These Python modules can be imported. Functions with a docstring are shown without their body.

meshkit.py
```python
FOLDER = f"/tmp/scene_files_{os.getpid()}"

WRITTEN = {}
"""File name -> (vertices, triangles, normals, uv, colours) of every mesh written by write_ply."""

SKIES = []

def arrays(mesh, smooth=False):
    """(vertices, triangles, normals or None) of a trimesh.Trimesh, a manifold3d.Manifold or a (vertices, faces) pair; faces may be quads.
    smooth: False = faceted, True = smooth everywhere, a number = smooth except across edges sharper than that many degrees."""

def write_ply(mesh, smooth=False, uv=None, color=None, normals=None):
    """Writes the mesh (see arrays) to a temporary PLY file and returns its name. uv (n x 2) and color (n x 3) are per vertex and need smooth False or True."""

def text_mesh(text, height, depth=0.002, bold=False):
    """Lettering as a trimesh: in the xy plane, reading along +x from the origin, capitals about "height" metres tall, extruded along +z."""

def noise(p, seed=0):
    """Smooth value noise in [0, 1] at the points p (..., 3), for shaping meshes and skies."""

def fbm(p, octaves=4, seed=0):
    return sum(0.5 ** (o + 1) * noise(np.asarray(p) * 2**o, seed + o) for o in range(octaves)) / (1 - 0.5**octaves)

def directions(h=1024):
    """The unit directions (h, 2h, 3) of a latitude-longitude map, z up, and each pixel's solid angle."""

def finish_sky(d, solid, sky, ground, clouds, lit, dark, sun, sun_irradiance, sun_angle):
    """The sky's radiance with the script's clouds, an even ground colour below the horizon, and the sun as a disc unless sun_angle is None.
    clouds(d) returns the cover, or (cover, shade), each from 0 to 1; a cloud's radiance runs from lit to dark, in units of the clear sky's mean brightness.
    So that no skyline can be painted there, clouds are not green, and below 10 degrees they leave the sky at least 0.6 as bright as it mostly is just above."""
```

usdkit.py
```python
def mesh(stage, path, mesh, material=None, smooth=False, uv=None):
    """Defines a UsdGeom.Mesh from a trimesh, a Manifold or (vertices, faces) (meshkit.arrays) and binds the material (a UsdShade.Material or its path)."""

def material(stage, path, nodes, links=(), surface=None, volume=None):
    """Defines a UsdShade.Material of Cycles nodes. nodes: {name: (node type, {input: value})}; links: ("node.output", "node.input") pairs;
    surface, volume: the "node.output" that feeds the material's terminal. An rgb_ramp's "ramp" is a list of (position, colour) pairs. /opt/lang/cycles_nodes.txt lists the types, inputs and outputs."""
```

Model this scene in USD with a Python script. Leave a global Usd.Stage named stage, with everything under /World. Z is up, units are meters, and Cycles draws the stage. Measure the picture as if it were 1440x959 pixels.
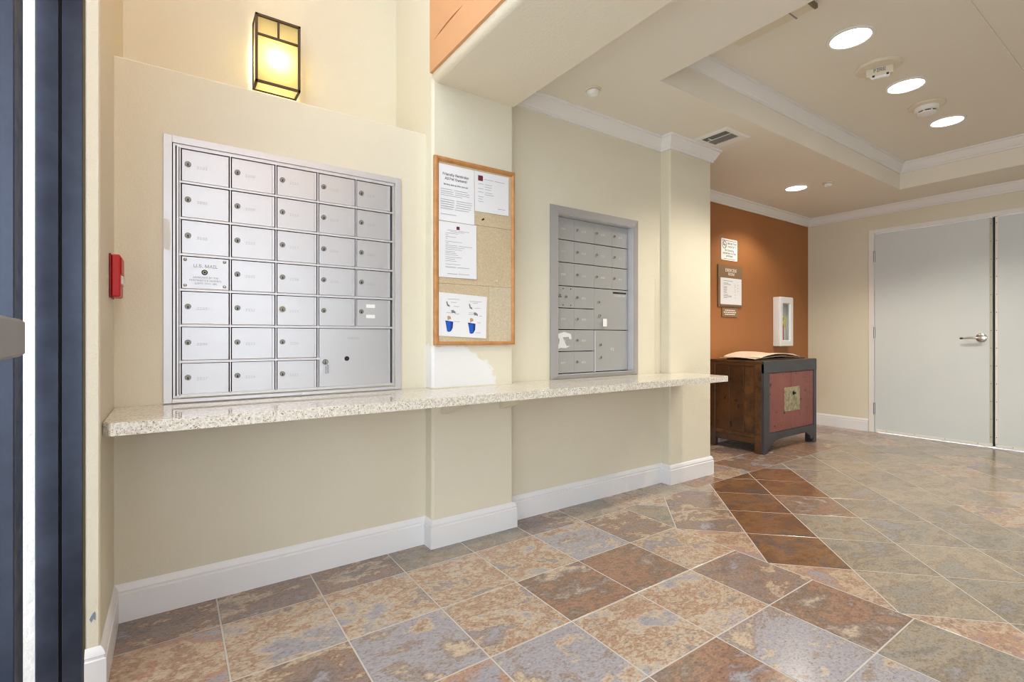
import math, random
import numpy as np, trimesh, manifold3d, usdkit, meshkit
from shapely.geometry import Polygon, box as sbox
from pxr import Usd, UsdGeom, UsdLux, Gf, Sdf, Vt

random.seed(7)
rng = np.random.default_rng(7)
stage = Usd.Stage.CreateInMemory()
UsdGeom.SetStageUpAxis(stage, UsdGeom.Tokens.z)
UsdGeom.SetStageMetersPerUnit(stage, 1.0)
UsdGeom.Xform.Define(stage, '/World')
UsdGeom.Scope.Define(stage, '/World/Looks')

# ------------------------------------------------------------------ camera, light, exposure
EYE = 1.03
YAW = math.atan2(1000.0, 692.0)                    # from the optical axis to the +x direction
D = (math.cos(YAW), math.sin(YAW), 0.0)
R = (math.sin(YAW), -math.cos(YAW), 0.0)
cam = UsdGeom.Camera.Define(stage, '/World/camera')
cam.AddTransformOp().Set(Gf.Matrix4d(R[0], R[1], 0, 0, 0, 0, 1, 0, -D[0], -D[1], 0, 0, 0, 0, EYE, 1))
cam.CreateHorizontalApertureAttr(36.0)
cam.CreateVerticalApertureAttr(36.0 * 959 / 1440)
cam.CreateFocalLengthAttr(692.0 / 1440 * 36.0)
cam.CreateVerticalApertureOffsetAttr(-6.0 / 1440 * 36.0)
cam.CreateClippingRangeAttr(Gf.Vec2f(0.05, 200))
cam.CreateExposureAttr(1.03)

dome = UsdLux.DomeLight.Define(stage, '/World/sky')
dome.CreateColorAttr(Gf.Vec3f(0.93, 0.97, 1.0))
dome.CreateIntensityAttr(0.55)

# ------------------------------------------------------------------ helpers
def lin(*c):
    c = np.array(c, float) / 255.0
    return tuple(np.where(c <= 0.04045, c / 12.92, ((c + 0.055) / 1.055) ** 2.4))

LOOKS = {}
def look(name, color, rough=0.5, metal=0.0, bump=None, vary=None, spec=0.5, coat=0.0, emit=0.0, emitc=None, extra=None, spots=None, rvar=0.0):
    """principled; bump (scale, distance); vary (scale, colour2, contrast); spots (scale, threshold, colour)"""
    n = {'p': ('principled_bsdf', {'base_color': color, 'roughness': rough, 'metallic': metal, 'specular_ior_level': spec, 'coat_weight': coat, **({'emission_strength': emit, 'emission_color': emitc or color} if emit else {}), **(extra or {})}),
         'g': ('geometry', {})}
    l, src = [], None
    if vary:
        n['v'] = ('noise_texture', {'scale': vary[0], 'detail': 5.0, 'roughness': 0.6})
        c = vary[2] if len(vary) > 2 else 0.2
        n['r'] = ('rgb_ramp', {'ramp': [(0.5 - c, color), (0.5 + c, vary[1])]})
        l += [('g.position', 'v.vector'), ('v.fac', 'r.fac')]
        src = 'r.color'
    if spots:
        n['s'] = ('noise_texture', {'scale': spots[0], 'detail': 3.0, 'roughness': 0.6})
        n['sr'] = ('rgb_ramp', {'ramp': [(spots[1], (0, 0, 0)), (spots[1] + 0.06, (1, 1, 1))]})
        n['sm'] = ('mix_color', {'a': color, 'b': spots[2]})
        n['sb'] = ('rgb_to_bw', {})
        l += [('g.position', 's.vector'), ('s.fac', 'sr.fac'), ('sr.color', 'sb.color'), ('sb.val', 'sm.fac')]
        if src: l.append((src, 'sm.a'))
        src = 'sm.result'
    if src: l.append((src, 'p.base_color'))
    if bump:
        n['bn'] = ('noise_texture', {'scale': bump[0], 'detail': 3.0})
        n['b'] = ('bump', {'distance': bump[1], 'strength': 1.0})
        l += [('g.position', 'bn.vector'), ('bn.fac', 'b.height'), ('b.normal', 'p.normal')]
    if rvar:
        n['rn'] = ('noise_texture', {'scale': 9.0, 'detail': 4.0})
        n['rm'] = ('map_range', {'from_min': 0.3, 'from_max': 0.7, 'to_min': rough - rvar, 'to_max': rough + rvar})
        l += [('g.position', 'rn.vector'), ('rn.fac', 'rm.value'), ('rm.result', 'p.roughness')]
    LOOKS[name] = usdkit.material(stage, '/World/Looks/' + name, n, l, surface='p.BSDF')
    return LOOKS[name]

TAKEN = set()
def numbered(parent, name):
    p, k = f'{parent}/{name}', 0
    while p in TAKEN:
        k += 1
        p = f'{parent}/{name}_{k:03d}'
    TAKEN.add(p)
    return p
BASE = {}
def tag(prim, label=None, cat=None, group=None, kind=None):
    for k, v in (('label', label), ('category', cat), ('group', group), ('kind', kind)):
        if v: prim.SetCustomDataByKey(k, v)
def thing(name, label, cat, loc=(0, 0, 0), group=None, kind=None):
    path = numbered('/World', name)
    x = UsdGeom.Xform.Define(stage, path)
    x.AddTranslateOp().Set(Gf.Vec3d(*map(float, loc)))
    BASE[path] = np.array(loc, float)
    tag(x.GetPrim(), label, cat, group, kind)
    return path
def part(parent, name, mesh, mat, smooth=False, label=None, kind=None, seed=None):
    """mesh in world coordinates; parent is a thing's or a part's path"""
    path = numbered(parent, name)
    top = '/'.join(parent.split('/')[:3])
    if isinstance(mesh, MB): mesh = mesh.mesh()
    if hasattr(mesh, 'to_mesh'):
        m = mesh.to_mesh(); mesh = trimesh.Trimesh(m.vert_properties[:, :3], m.tri_verts, process=False)
    v = np.array(mesh.vertices) - BASE[top]
    g = usdkit.mesh(stage, path, (v, np.array(mesh.faces)), LOOKS[mat], smooth=smooth)
    if seed is not None:
        UsdGeom.PrimvarsAPI(g).CreatePrimvar('seed', Sdf.ValueTypeNames.FloatArray, 'constant').Set(Vt.FloatArray([float(seed)]))
    tag(g.GetPrim(), label=label, kind=kind)
    return path
def single(name, mesh, mat, label, cat, smooth=False, group=None, kind=None, base=None):
    path = numbered('/World', name)
    if isinstance(mesh, MB): mesh = mesh.mesh()
    if hasattr(mesh, 'to_mesh'):
        m = mesh.to_mesh(); mesh = trimesh.Trimesh(m.vert_properties[:, :3], m.tri_verts, process=False)
    v = np.array(mesh.vertices)
    b = np.array([(v[:, 0].min() + v[:, 0].max()) / 2, (v[:, 1].min() + v[:, 1].max()) / 2, v[:, 2].min()]) if base is None else np.array(base, float)
    g = usdkit.mesh(stage, path, (v - b, np.array(mesh.faces)), LOOKS[mat], smooth=smooth)
    g.AddTranslateOp().Set(Gf.Vec3d(*map(float, b)))
    BASE[path] = b
    tag(g.GetPrim(), label, cat, group, kind)
    return path

def boxmesh(x0, x1, y0, y1, z0, z1, bev=0.0):
    x0, x1 = min(x0, x1), max(x0, x1); y0, y1 = min(y0, y1), max(y0, y1); z0, z1 = min(z0, z1), max(z0, z1)
    if bev <= 0:
        v = np.array([[x, y, z] for x in (x0, x1) for y in (y0, y1) for z in (z0, z1)])
        f = np.array([[0, 1, 3], [0, 3, 2], [4, 6, 7], [4, 7, 5], [0, 4, 5], [0, 5, 1], [2, 3, 7], [2, 7, 6], [0, 2, 6], [0, 6, 4], [1, 5, 7], [1, 7, 3]])
        return trimesh.Trimesh(v, f, process=False)
    b = min(bev, (x1 - x0) * .45, (y1 - y0) * .45, (z1 - z0) * .45)
    pts = []
    for sx in (0, 1):
        for sy in (0, 1):
            for sz in (0, 1):
                c = np.array([(x0, x1)[sx], (y0, y1)[sy], (z0, z1)[sz]])
                s = np.array([1 - 2 * sx, 1 - 2 * sy, 1 - 2 * sz]) * b
                for k in range(3):
                    p = c + s; p[k] = c[k]; pts.append(p)
    return hull(pts)
def hull(pts):
    m = manifold3d.Manifold.hull_points(np.asarray(pts, float)).to_mesh()
    return trimesh.Trimesh(m.vert_properties[:, :3], m.tri_verts, process=False)
class MB:
    def __init__(self): self.l = []
    def add(self, m):
        if hasattr(m, 'to_mesh'):
            t = m.to_mesh(); m = trimesh.Trimesh(t.vert_properties[:, :3], t.tri_verts, process=False)
        self.l.append(m); return self
    def box(self, *a, bev=0.0): return self.add(boxmesh(*a, bev=bev))
    def mesh(self): return self.l[0] if len(self.l) == 1 else trimesh.util.concatenate(self.l)
def turn(m, axis):
    """a mesh built along +z, turned so that its +z points along axis"""
    a = np.array(axis, float); a /= np.linalg.norm(a)
    m = m.copy(); m.apply_transform(trimesh.geometry.align_vectors([0, 0, 1], a)); return m
def lathe(profile, loc=(0, 0, 0), axis=(0, 0, 1), seg=32):
    m = trimesh.creation.revolve(np.array(profile, float), sections=seg)
    if m.volume < 0: m.invert()
    m = turn(m, axis); m.apply_translation(loc); return m
def disc(r, depth, loc, axis, seg=24, bev=0.0):
    b = bev or min(r, depth) * 0.15
    return lathe([(0, 0), (r, 0), (r, depth - b), (r - b, depth), (0, depth)], loc, axis, seg)
def prism(poly, z0, z1):
    m = trimesh.creation.extrude_polygon(poly, z1 - z0, engine='earcut'); m.apply_translation((0, 0, z0)); return m
def up_wall(m, x=0, y=0, z=0):
    """a mesh in the xy plane facing +z -> standing on a wall that faces -y"""
    m = m.copy(); m.apply_transform(np.array([[1, 0, 0, x], [0, 0, -1, y], [0, 1, 0, z], [0, 0, 0, 1]], float)); return m
_T = {}
def text(s, h, x, y, z, bold=False, center=True, squeeze=1.0, depth=0.0006):
    k = (s, h, bold, depth)
    if k not in _T: _T[k] = meshkit.text_mesh(s, h, depth, bold)
    m = _T[k].copy(); m.apply_scale([squeeze, 1, 1])
    if center: m.apply_translation((-(m.bounds[0][0] + m.bounds[1][0]) / 2, 0, 0))
    return up_wall(m, x, y, z)
def ramp_path(path, profile, closed=False):
    """sweeps profile [(out, z)] along a plan polyline with mitres; 'out' is to the right of the walking direction"""
    P = np.array(path, float); n = len(P); dirs = []
    for i in range(n - 1):
        d = P[i + 1] - P[i]; dirs.append(d / np.linalg.norm(d))
    rings = []
    for i in range(n):
        rs = [np.array([d[1], -d[0]]) for d in (dirs[max(i - 1, 0)], dirs[min(i, n - 2)])]
        m = rs[0] + rs[1]; m = m / (m @ rs[0])
        rings.append([(P[i][0] + m[0] * o, P[i][1] + m[1] * o, z) for o, z in profile])
    V = np.array(rings).reshape(-1, 3); k = len(profile); F = []
    for i in range(n - 1):
        for j in range(k):
            a, b, c, d = i * k + j, i * k + (j + 1) % k, (i + 1) * k + (j + 1) % k, (i + 1) * k + j
            F += [[a, b, c], [a, c, d]]
    from trimesh.creation import triangulate_polygon
    tv, tf = triangulate_polygon(Polygon(profile), engine='earcut')
    idx = [int(np.argmin(np.linalg.norm(np.array(profile) - t, axis=1))) for t in tv]
    for t in tf:
        a, b, c = (idx[q] for q in t)
        F += [[a, b, c], [(n - 1) * k + a, (n - 1) * k + c, (n - 1) * k + b]]
    m = trimesh.Trimesh(V, np.array(F), process=False)
    if m.volume < 0: m.invert()
    return m
def man(m): return manifold3d.Manifold(manifold3d.Mesh(np.asarray(m.vertices, np.float32), np.asarray(m.faces, np.uint32)))
def tube(pts, r, seg=8):
    s = manifold3d.Manifold.sphere(r, seg); l = [s.translate(list(map(float, p))) for p in pts]
    out = None
    for a, b in zip(l, l[1:]):
        h = manifold3d.Manifold.batch_hull([a, b]); out = h if out is None else out + h
    return out

# ------------------------------------------------------------------ materials
CREAM = lin(227, 221, 203)
look('cream_paint', CREAM, 0.62, bump=(160.0, 0.0012), vary=(1.3, lin(224, 217, 198)), spec=0.35)
look('ceiling_paint', lin(234, 228, 215), 0.7, bump=(120.0, 0.0006), spec=0.3)
look('beam_paint', lin(232, 224, 206), 0.7, bump=(110.0, 0.0012), spec=0.3)
look('peach_paint', lin(216, 164, 122), 0.6, bump=(140.0, 0.0006), spec=0.3)
look('terracotta_paint', lin(170, 112, 66), 0.55, bump=(140.0, 0.0006), vary=(2.0, lin(165, 107, 62)), spec=0.35)
look('trim_white', lin(236, 234, 232), 0.35, spec=0.5)
look('base_white', lin(234, 234, 238), 0.38, spots=(38.0, 0.74, lin(190, 178, 165)))
look('door_white', lin(218, 224, 226), 0.4, vary=(2.5, lin(213, 220, 223)))
look('aluminium', lin(206, 207, 213), 0.36, metal=0.7, bump=(300.0, 0.0001))
look('aluminium_frame', lin(214, 214, 220), 0.36, metal=0.5)
look('bank_grey', lin(176, 176, 177), 0.42, metal=0.25)
look('bank_frame_grey', lin(172, 170, 171), 0.45, metal=0.25)
look('dark_gap', lin(58, 58, 60), 0.6)
look('lock_metal', lin(138, 136, 132), 0.4, metal=0.5)
look('engraving', lin(176, 176, 182), 0.6)
look('print_white', lin(226, 226, 226), 0.6)
look('ink_black', lin(30, 30, 34), 0.6)
look('ink_grey', lin(128, 128, 136), 0.7)
look('ink_light', lin(178, 178, 186), 0.7)
look('ink_blue', lin(24, 90, 196), 0.5)
look('ink_blue_dark', lin(16, 60, 150), 0.5)
look('ink_maroon', lin(112, 40, 66), 0.5)
look('ink_tan', lin(196, 160, 128), 0.6)
look('paper', lin(238, 238, 244), 0.6)
look('label_white', lin(245, 245, 245), 0.5)
look('chrome', lin(205, 203, 200), 0.22, metal=1.0)
look('steel', lin(190, 190, 192), 0.3, metal=1.0)
look('keyway', lin(16, 16, 18), 0.4)
look('quartz', lin(214, 206, 192), 0.06, vary=(90.0, lin(236, 232, 224), 0.06), spots=(170.0, 0.58, lin(140, 126, 108)), spec=0.5)
look('bronze_metal', lin(66, 73, 90), 0.26, metal=0.6, vary=(3.0, lin(72, 80, 98)), rvar=0.06)
look('seal_black', lin(12, 12, 14), 0.6)
look('weatherstrip', lin(122, 112, 84), 0.6)
look('panic_grey', lin(134, 132, 136), 0.4, metal=0.4)
look('stucco_white', lin(214, 214, 212), 0.8, bump=(60.0, 0.004))
look('oak', lin(205, 150, 92), 0.4, vary=(18.0, lin(178, 118, 66)))
look('cork', lin(212, 194, 164), 0.9, vary=(120.0, lin(198, 178, 146), 0.15), bump=(150.0, 0.0003))
look('cork_clean', lin(214, 202, 178), 0.9, vary=(120.0, lin(200, 184, 156), 0.15))
look('fire_red', lin(196, 22, 26), 0.35)
look('fire_red_dark', lin(120, 14, 18), 0.4)
look('fixture_white', lin(236, 234, 230), 0.4)
look('fixture_cream', lin(226, 216, 196), 0.45)
look('lantern_bronze', lin(84, 68, 52), 0.5, metal=0.2)
look('plaque_taupe', lin(140, 112, 84), 0.5)
look('plaque_text', lin(238, 226, 214), 0.5)
look('cabinet_white', lin(238, 239, 241), 0.35)
look('interior_grey', lin(150, 150, 146), 0.5)
look('tag_yellow', lin(220, 206, 70), 0.5)
look('bag_kraft', lin(224, 206, 190), 0.8, vary=(12.0, lin(214, 190, 168)))
look('folder_dark', lin(48, 44, 40), 0.6)
look('chest_wood', lin(58, 40, 26), 0.42, vary=(5.0, lin(94, 62, 34), 0.16), spots=(16.0, 0.62, lin(34, 22, 14)))
look('chest_wood_light', lin(106, 72, 40), 0.42, vary=(9.0, lin(56, 38, 24), 0.14), spots=(40.0, 0.68, lin(170, 130, 80)))
look('chest_grey', lin(56, 56, 60), 0.5, vary=(6.0, lin(70, 70, 75)), spots=(30.0, 0.72, lin(120, 96, 70)))
look('chest_red', lin(142, 84, 77), 0.5, vary=(4.0, lin(122, 68, 62), 0.2), spots=(24.0, 0.63, lin(66, 34, 30)))
look('brass_old', lin(186, 176, 140), 0.5, metal=0.4, vary=(30.0, lin(140, 134, 110), 0.12))
look('paving', lin(176, 172, 165), 0.8)
look('grout', lin(192, 187, 182), 0.8)
look('residue', lin(226, 228, 230), 0.7)
look('paint_chip', lin(128, 142, 158), 0.7)
look('primer_white', lin(240, 240, 240), 0.6, bump=(160.0, 0.0012))
look('bulb_glow', (1, 0.8, 0.5), 0.5, emit=12.0, emitc=(1.0, 0.83, 0.55))
look('lens_glow', (1, 1, 1), 0.5, emit=4.0, emitc=(1.0, 0.98, 0.96))
LOOKS['art_glass'] = usdkit.material(stage, '/World/Looks/art_glass', {
    't': ('translucent_bsdf', {'color': lin(246, 238, 200)}), 'd': ('diffuse_bsdf', {'color': lin(226, 218, 176)}),
    'g': ('glossy_bsdf', {'color': (1, 1, 1), 'roughness': 0.2}), 'm': ('mix_closure', {'fac': 0.35}), 'f': ('fresnel', {'IOR': 1.4}), 'm2': ('mix_closure', {})},
    [('t.BSDF', 'm.closure1'), ('d.BSDF', 'm.closure2'), ('m.closure', 'm2.closure1'), ('g.BSDF', 'm2.closure2'), ('f.fac', 'm2.fac')], surface='m2.closure')
LOOKS['pane_glass'] = usdkit.material(stage, '/World/Looks/pane_glass', {
    't': ('transparent_bsdf', {'color': (0.96, 0.98, 0.98)}), 'g': ('glossy_bsdf', {'color': (1, 1, 1), 'roughness': 0.02}), 'w': ('layer_weight', {'blend': 0.5}),
    'p': ('math', {'math_type': 'power', 'value2': 5.0}), 'k': ('math', {'math_type': 'multiply_add', 'value2': 0.9, 'value3': 0.03}), 'm': ('mix_closure', {})},
    [('w.facing', 'p.value1'), ('p.value', 'k.value1'), ('t.BSDF', 'm.closure1'), ('g.BSDF', 'm.closure2'), ('k.value', 'm.fac')], surface='m.closure')

def tile_look(name, stops, dark, rough=0.2):
    """slate-look porcelain: soft clouds of the family's colours, rust veins, fine dark pitting; each tile shifts by its own seed"""
    n = {'g': ('geometry', {}), 'a': ('attribute', {'attribute': 'seed'}),
         'mul': ('vector_math', {'math_type': 'scale', 'vector1': (7.3, 3.1, 5.7), 'scale': 1.0}),
         'add': ('vector_math', {'math_type': 'add'}),
         'map': ('mapping', {'mapping_type': 'point', 'scale': (1.0, 1.5, 1.0), 'rotation': (0, 0, 0.5)}),
         'n1': ('noise_texture', {'scale': 3.4, 'detail': 10.0, 'roughness': 0.72, 'distortion': 0.25}),
         'r1': ('rgb_ramp', {'ramp': stops}),
         'n2': ('noise_texture', {'scale': 15.0, 'detail': 8.0, 'roughness': 0.76, 'distortion': 0.2}),
         'r2': ('rgb_ramp', {'ramp': [(0.53, (0, 0, 0)), (0.66, (1, 1, 1))]}), 'b2': ('rgb_to_bw', {}),
         'k2': ('math', {'math_type': 'multiply', 'value2': 0.55}), 'm2': ('mix_color', {'b': dark}),
         'n3': ('noise_texture', {'scale': 90.0, 'detail': 5.0, 'roughness': 0.75}),
         'r3': ('rgb_ramp', {'ramp': [(0.36, (0.62, 0.58, 0.55)), (0.46, (0.96, 0.95, 0.94)), (0.62, (1.1, 1.09, 1.08))]}),
         'm3': ('mix_color', {'blend_type': 'multiply', 'fac': 1.0, 'use_clamp_result': False}),
         'rr': ('map_range', {'from_min': 0.3, 'from_max': 0.7, 'to_min': rough - 0.05, 'to_max': rough + 0.07}),
         'b': ('bump', {'distance': 0.0004, 'strength': 0.6}),
         'p': ('principled_bsdf', {'specular_ior_level': 0.5})}
    l = [('a.fac', 'mul.scale'), ('g.position', 'add.vector1'), ('mul.vector', 'add.vector2'), ('add.vector', 'map.vector'), ('map.vector', 'n1.vector'), ('map.vector', 'n2.vector'), ('map.vector', 'n3.vector'),
         ('n1.fac', 'r1.fac'), ('n2.fac', 'r2.fac'), ('r2.color', 'b2.color'), ('b2.val', 'k2.value1'), ('k2.value', 'm2.fac'), ('r1.color', 'm2.a'),
         ('n3.fac', 'r3.fac'), ('m2.result', 'm3.a'), ('r3.color', 'm3.b'), ('m3.result', 'p.base_color'),
         ('n2.fac', 'rr.value'), ('rr.result', 'p.roughness'), ('n2.fac', 'b.height'), ('b.normal', 'p.normal')]
    LOOKS[name] = usdkit.material(stage, '/World/Looks/' + name, n, l, surface='p.BSDF')
TAN, RUST, MAUVE, LAV, DK, GREY, BRN = lin(194, 177, 157), lin(160, 128, 110), lin(146, 132, 128), lin(158, 156, 166), lin(104, 88, 82), lin(152, 147, 140), lin(128, 108, 94)
tile_look('tile_tan', [(0.36, LAV), (0.42, MAUVE), (0.46, TAN), (0.50, RUST), (0.54, TAN), (0.62, LAV)], BRN)
tile_look('tile_orange', [(0.38, TAN), (0.44, RUST), (0.49, TAN), (0.54, lin(176, 138, 116)), (0.62, LAV)], BRN)
tile_look('tile_rust', [(0.36, LAV), (0.42, lin(136, 106, 90)), (0.48, RUST), (0.53, BRN), (0.58, MAUVE), (0.64, TAN)], DK)
tile_look('tile_deeprust', [(0.36, DK), (0.45, lin(118, 84, 60)), (0.53, lin(140, 104, 74)), (0.62, DK)], DK, 0.18)
tile_look('tile_lavender', [(0.36, RUST), (0.42, TAN), (0.46, LAV), (0.53, lin(166, 162, 168)), (0.57, MAUVE), (0.62, TAN)], MAUVE)
tile_look('tile_mauve', [(0.36, LAV), (0.42, lin(132, 116, 110)), (0.47, MAUVE), (0.52, lin(146, 120, 104)), (0.56, TAN), (0.62, MAUVE)], DK)
tile_look('tile_grey', [(0.36, lin(136, 128, 120)), (0.43, GREY), (0.49, lin(162, 150, 134)), (0.54, lin(140, 128, 116)), (0.60, lin(150, 147, 148))], lin(112, 100, 90), 0.17)
tile_look('tile_sand', [(0.36, GREY), (0.43, lin(160, 149, 135)), (0.49, lin(174, 161, 144)), (0.54, lin(154, 140, 126)), (0.60, GREY)], BRN, 0.17)

# ------------------------------------------------------------------ room dimensions
XL, XP0, XP1, XC0, XC1, XF = -0.17, 1.045, 1.527, 2.855, 3.337, 6.25      # stub wall, pillar, column, far wall
YW, YP, YU, YA = 2.27, 2.192, 2.66, 2.82                                   # mailbox wall, pillar face, upper wall, accent wall
ZB, ZC, ZT, ZU, YK = 2.276, 2.425, 2.66, 4.5, -4.5                         # beam underside, ceiling, tray, upper ceiling, open back
S = 'structure'
# ------------------------------------------------------------------ floor
fl = thing('floor', 'slate-look square tile floor with pale grout, straight along the wall and diagonal beyond', 'floor', kind=S)
room = Polygon([(-0.62, YK), (XF + 0.9, YK), (XF + 0.9, 2.35), (XF + .01, 2.35), (XF + .01, YA + .01), (XC1 - .01, YA + .01), (XC1 - .01, YP + .01), (XC0 + .01, YP + .01), (XC0 + .01, YW + .01), (XP1 - .01, YW + .01), (XP1 - .01, YP + .01), (XP0 + .01, YP + .01), (XP0 + .01, YW + .01), (XL - .01, YW + .01), (XL - .01, 1.87), (-0.62, 1.87)])
part(fl, 'grout_bed', prism(room.buffer(0.0), -0.05, -0.0012), 'grout')
PITCH, GAP = 0.3484, 0.0056
XS, YS, XB, YB = 0.146, 2.037, 2.236, 2.05
seen = Polygon([(-0.62, -0.1), (0.4, -0.1), (XF + .9, 0.72), (XF + .9, 3), (-0.62, 3)])
zone_s = sbox(-1, YK, XB, 3).union(sbox(XB - .001, YB, 8, 3)).intersection(room)
zone_d = sbox(XB, YK, 8, YB).intersection(room)
def tile_mesh(poly):
    c = np.array(poly.exterior.coords)[:-1]
    if Polygon(c).exterior.is_ccw is False: c = c[::-1]
    i = poly.buffer(-0.0016, join_style=2)
    if i.is_empty or i.geom_type != 'Polygon' or len(i.exterior.coords) - 1 != len(c): i = None
    ctr = c.mean(0)
    ins = (c + (ctr - c) * 0.012) if i is None else np.array([min(np.array(i.exterior.coords)[:-1], key=lambda q: np.hypot(*(q - p))) for p in c])
    k = len(c); V = [(*p, -0.006) for p in c] + [(*p, -0.0008) for p in c] + [(*p, 0.0) for p in ins] + [(*ctr, 0.0)]
    F = []
    for a in range(k):
        b = (a + 1) % k
        F += [[a, b, k + b], [a, k + b, k + a], [k + a, k + b, 2 * k + b], [k + a, 2 * k + b, 2 * k + a], [2 * k + a, 2 * k + b, 3 * k]]
    return trimesh.Trimesh(np.array(V), np.array(F), process=False)
PICK = {(-1, -1): 'mauve', (0, -1): 'mauve', (1, -1): 'mauve', (2, -1): 'grey', (3, -1): 'grey', (4, -1): 'mauve', (5, -1): 'sand',
        (-1, 0): 'orange', (0, 0): 'tan', (1, 0): 'tan', (2, 0): 'tan', (3, 0): 'tan', (4, 0): 'lavender', (5, 0): 'mauve',
        (0, 1): 'mauve', (1, 1): 'lavender', (2, 1): 'tan', (3, 1): 'rust', (4, 1): 'rust', (5, 1): 'tan',
        (2, 2): 'lavender', (3, 2): 'tan', (4, 2): 'tan', (5, 2): 'mauve', (3, 3): 'rust', (4, 3): 'lavender', (5, 3): 'rust', (1, 2): 'orange', (4, 4): 'lavender', (5, 4): 'grey', (3, 4): 'tan'}
PICKD = {(1, 0): 'deeprust', (1, 1): 'deeprust', (1, 2): 'deeprust', (1, 3): 'deeprust', (0, 2): 'mauve', (0, 1): 'mauve', (0, 3): 'sand', (2, 2): 'rust', (2, 1): 'grey', (2, 0): 'grey', (2, 3): 'deeprust', (2, 4): 'deeprust', (1, 4): 'deeprust',
         (0, 0): 'orange', (1, -1): 'orange', (2, -1): 'sand', (3, 0): 'sand', (3, 1): 'grey', (3, -1): 'grey', (4, -1): 'mauve', (4, 0): 'grey', (2, -2): 'orange'}
names = ['tan', 'rust', 'lavender', 'mauve', 'sand', 'grey']
rest = MB(); tiles = []
def polys(g): return [q for q in getattr(g, 'geoms', [g]) if q.geom_type == 'Polygon' and q.area > 1.5e-4]
for c in range(-3, 22):
    for r in range(-3, 20):
        q = sbox(XS + c * PITCH, YS - (r + 1) * PITCH, XS + (c + 1) * PITCH, YS - r * PITCH).buffer(-GAP / 2, join_style=2)
        for g in polys(q.intersection(zone_s)):
            if c <= 5 and g.bounds[2] > XB - GAP / 2: g = g.intersection(sbox(-5, -9, XB - GAP / 2, 9))
            for g in polys(g):
                tiles.append((g, PICK.get((c, r)) or (random.choice(['mauve', 'rust', 'sand', 'tan']) if c > 5 else random.choice(names))))
SD = 0.4936
for a in range(-9, 26):
    for b in range(-14, 14):
        s0, s1, t0, t1 = 0.56 + a * SD, 0.56 + (a + 1) * SD, 3.41 + b * SD, 3.41 + (b + 1) * SD        # x-y, x+y
        q = Polygon([((t + s) / 2, (t - s) / 2) for s, t in ((s0, t0), (s1, t0), (s1, t1), (s0, t1))]).buffer(-GAP / 2, join_style=2)
        for g in polys(q.intersection(zone_d.intersection(sbox(XB + GAP / 2, YK, 9, YB - GAP / 2)))):
            tiles.append((g, PICKD.get((a, b)) or random.choice(['grey', 'grey', 'sand', 'grey', 'sand', 'tan'])))
for g, nm in tiles:
    if g.intersects(seen) and g.centroid.x < XF + .25: part(fl, 'tile', tile_mesh(g), 'tile_' + nm, seed=random.uniform(0, 9))
    else: rest.add(tile_mesh(g))
part(fl, 'tile_field', rest, 'tile_grey', kind='stuff')

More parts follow.
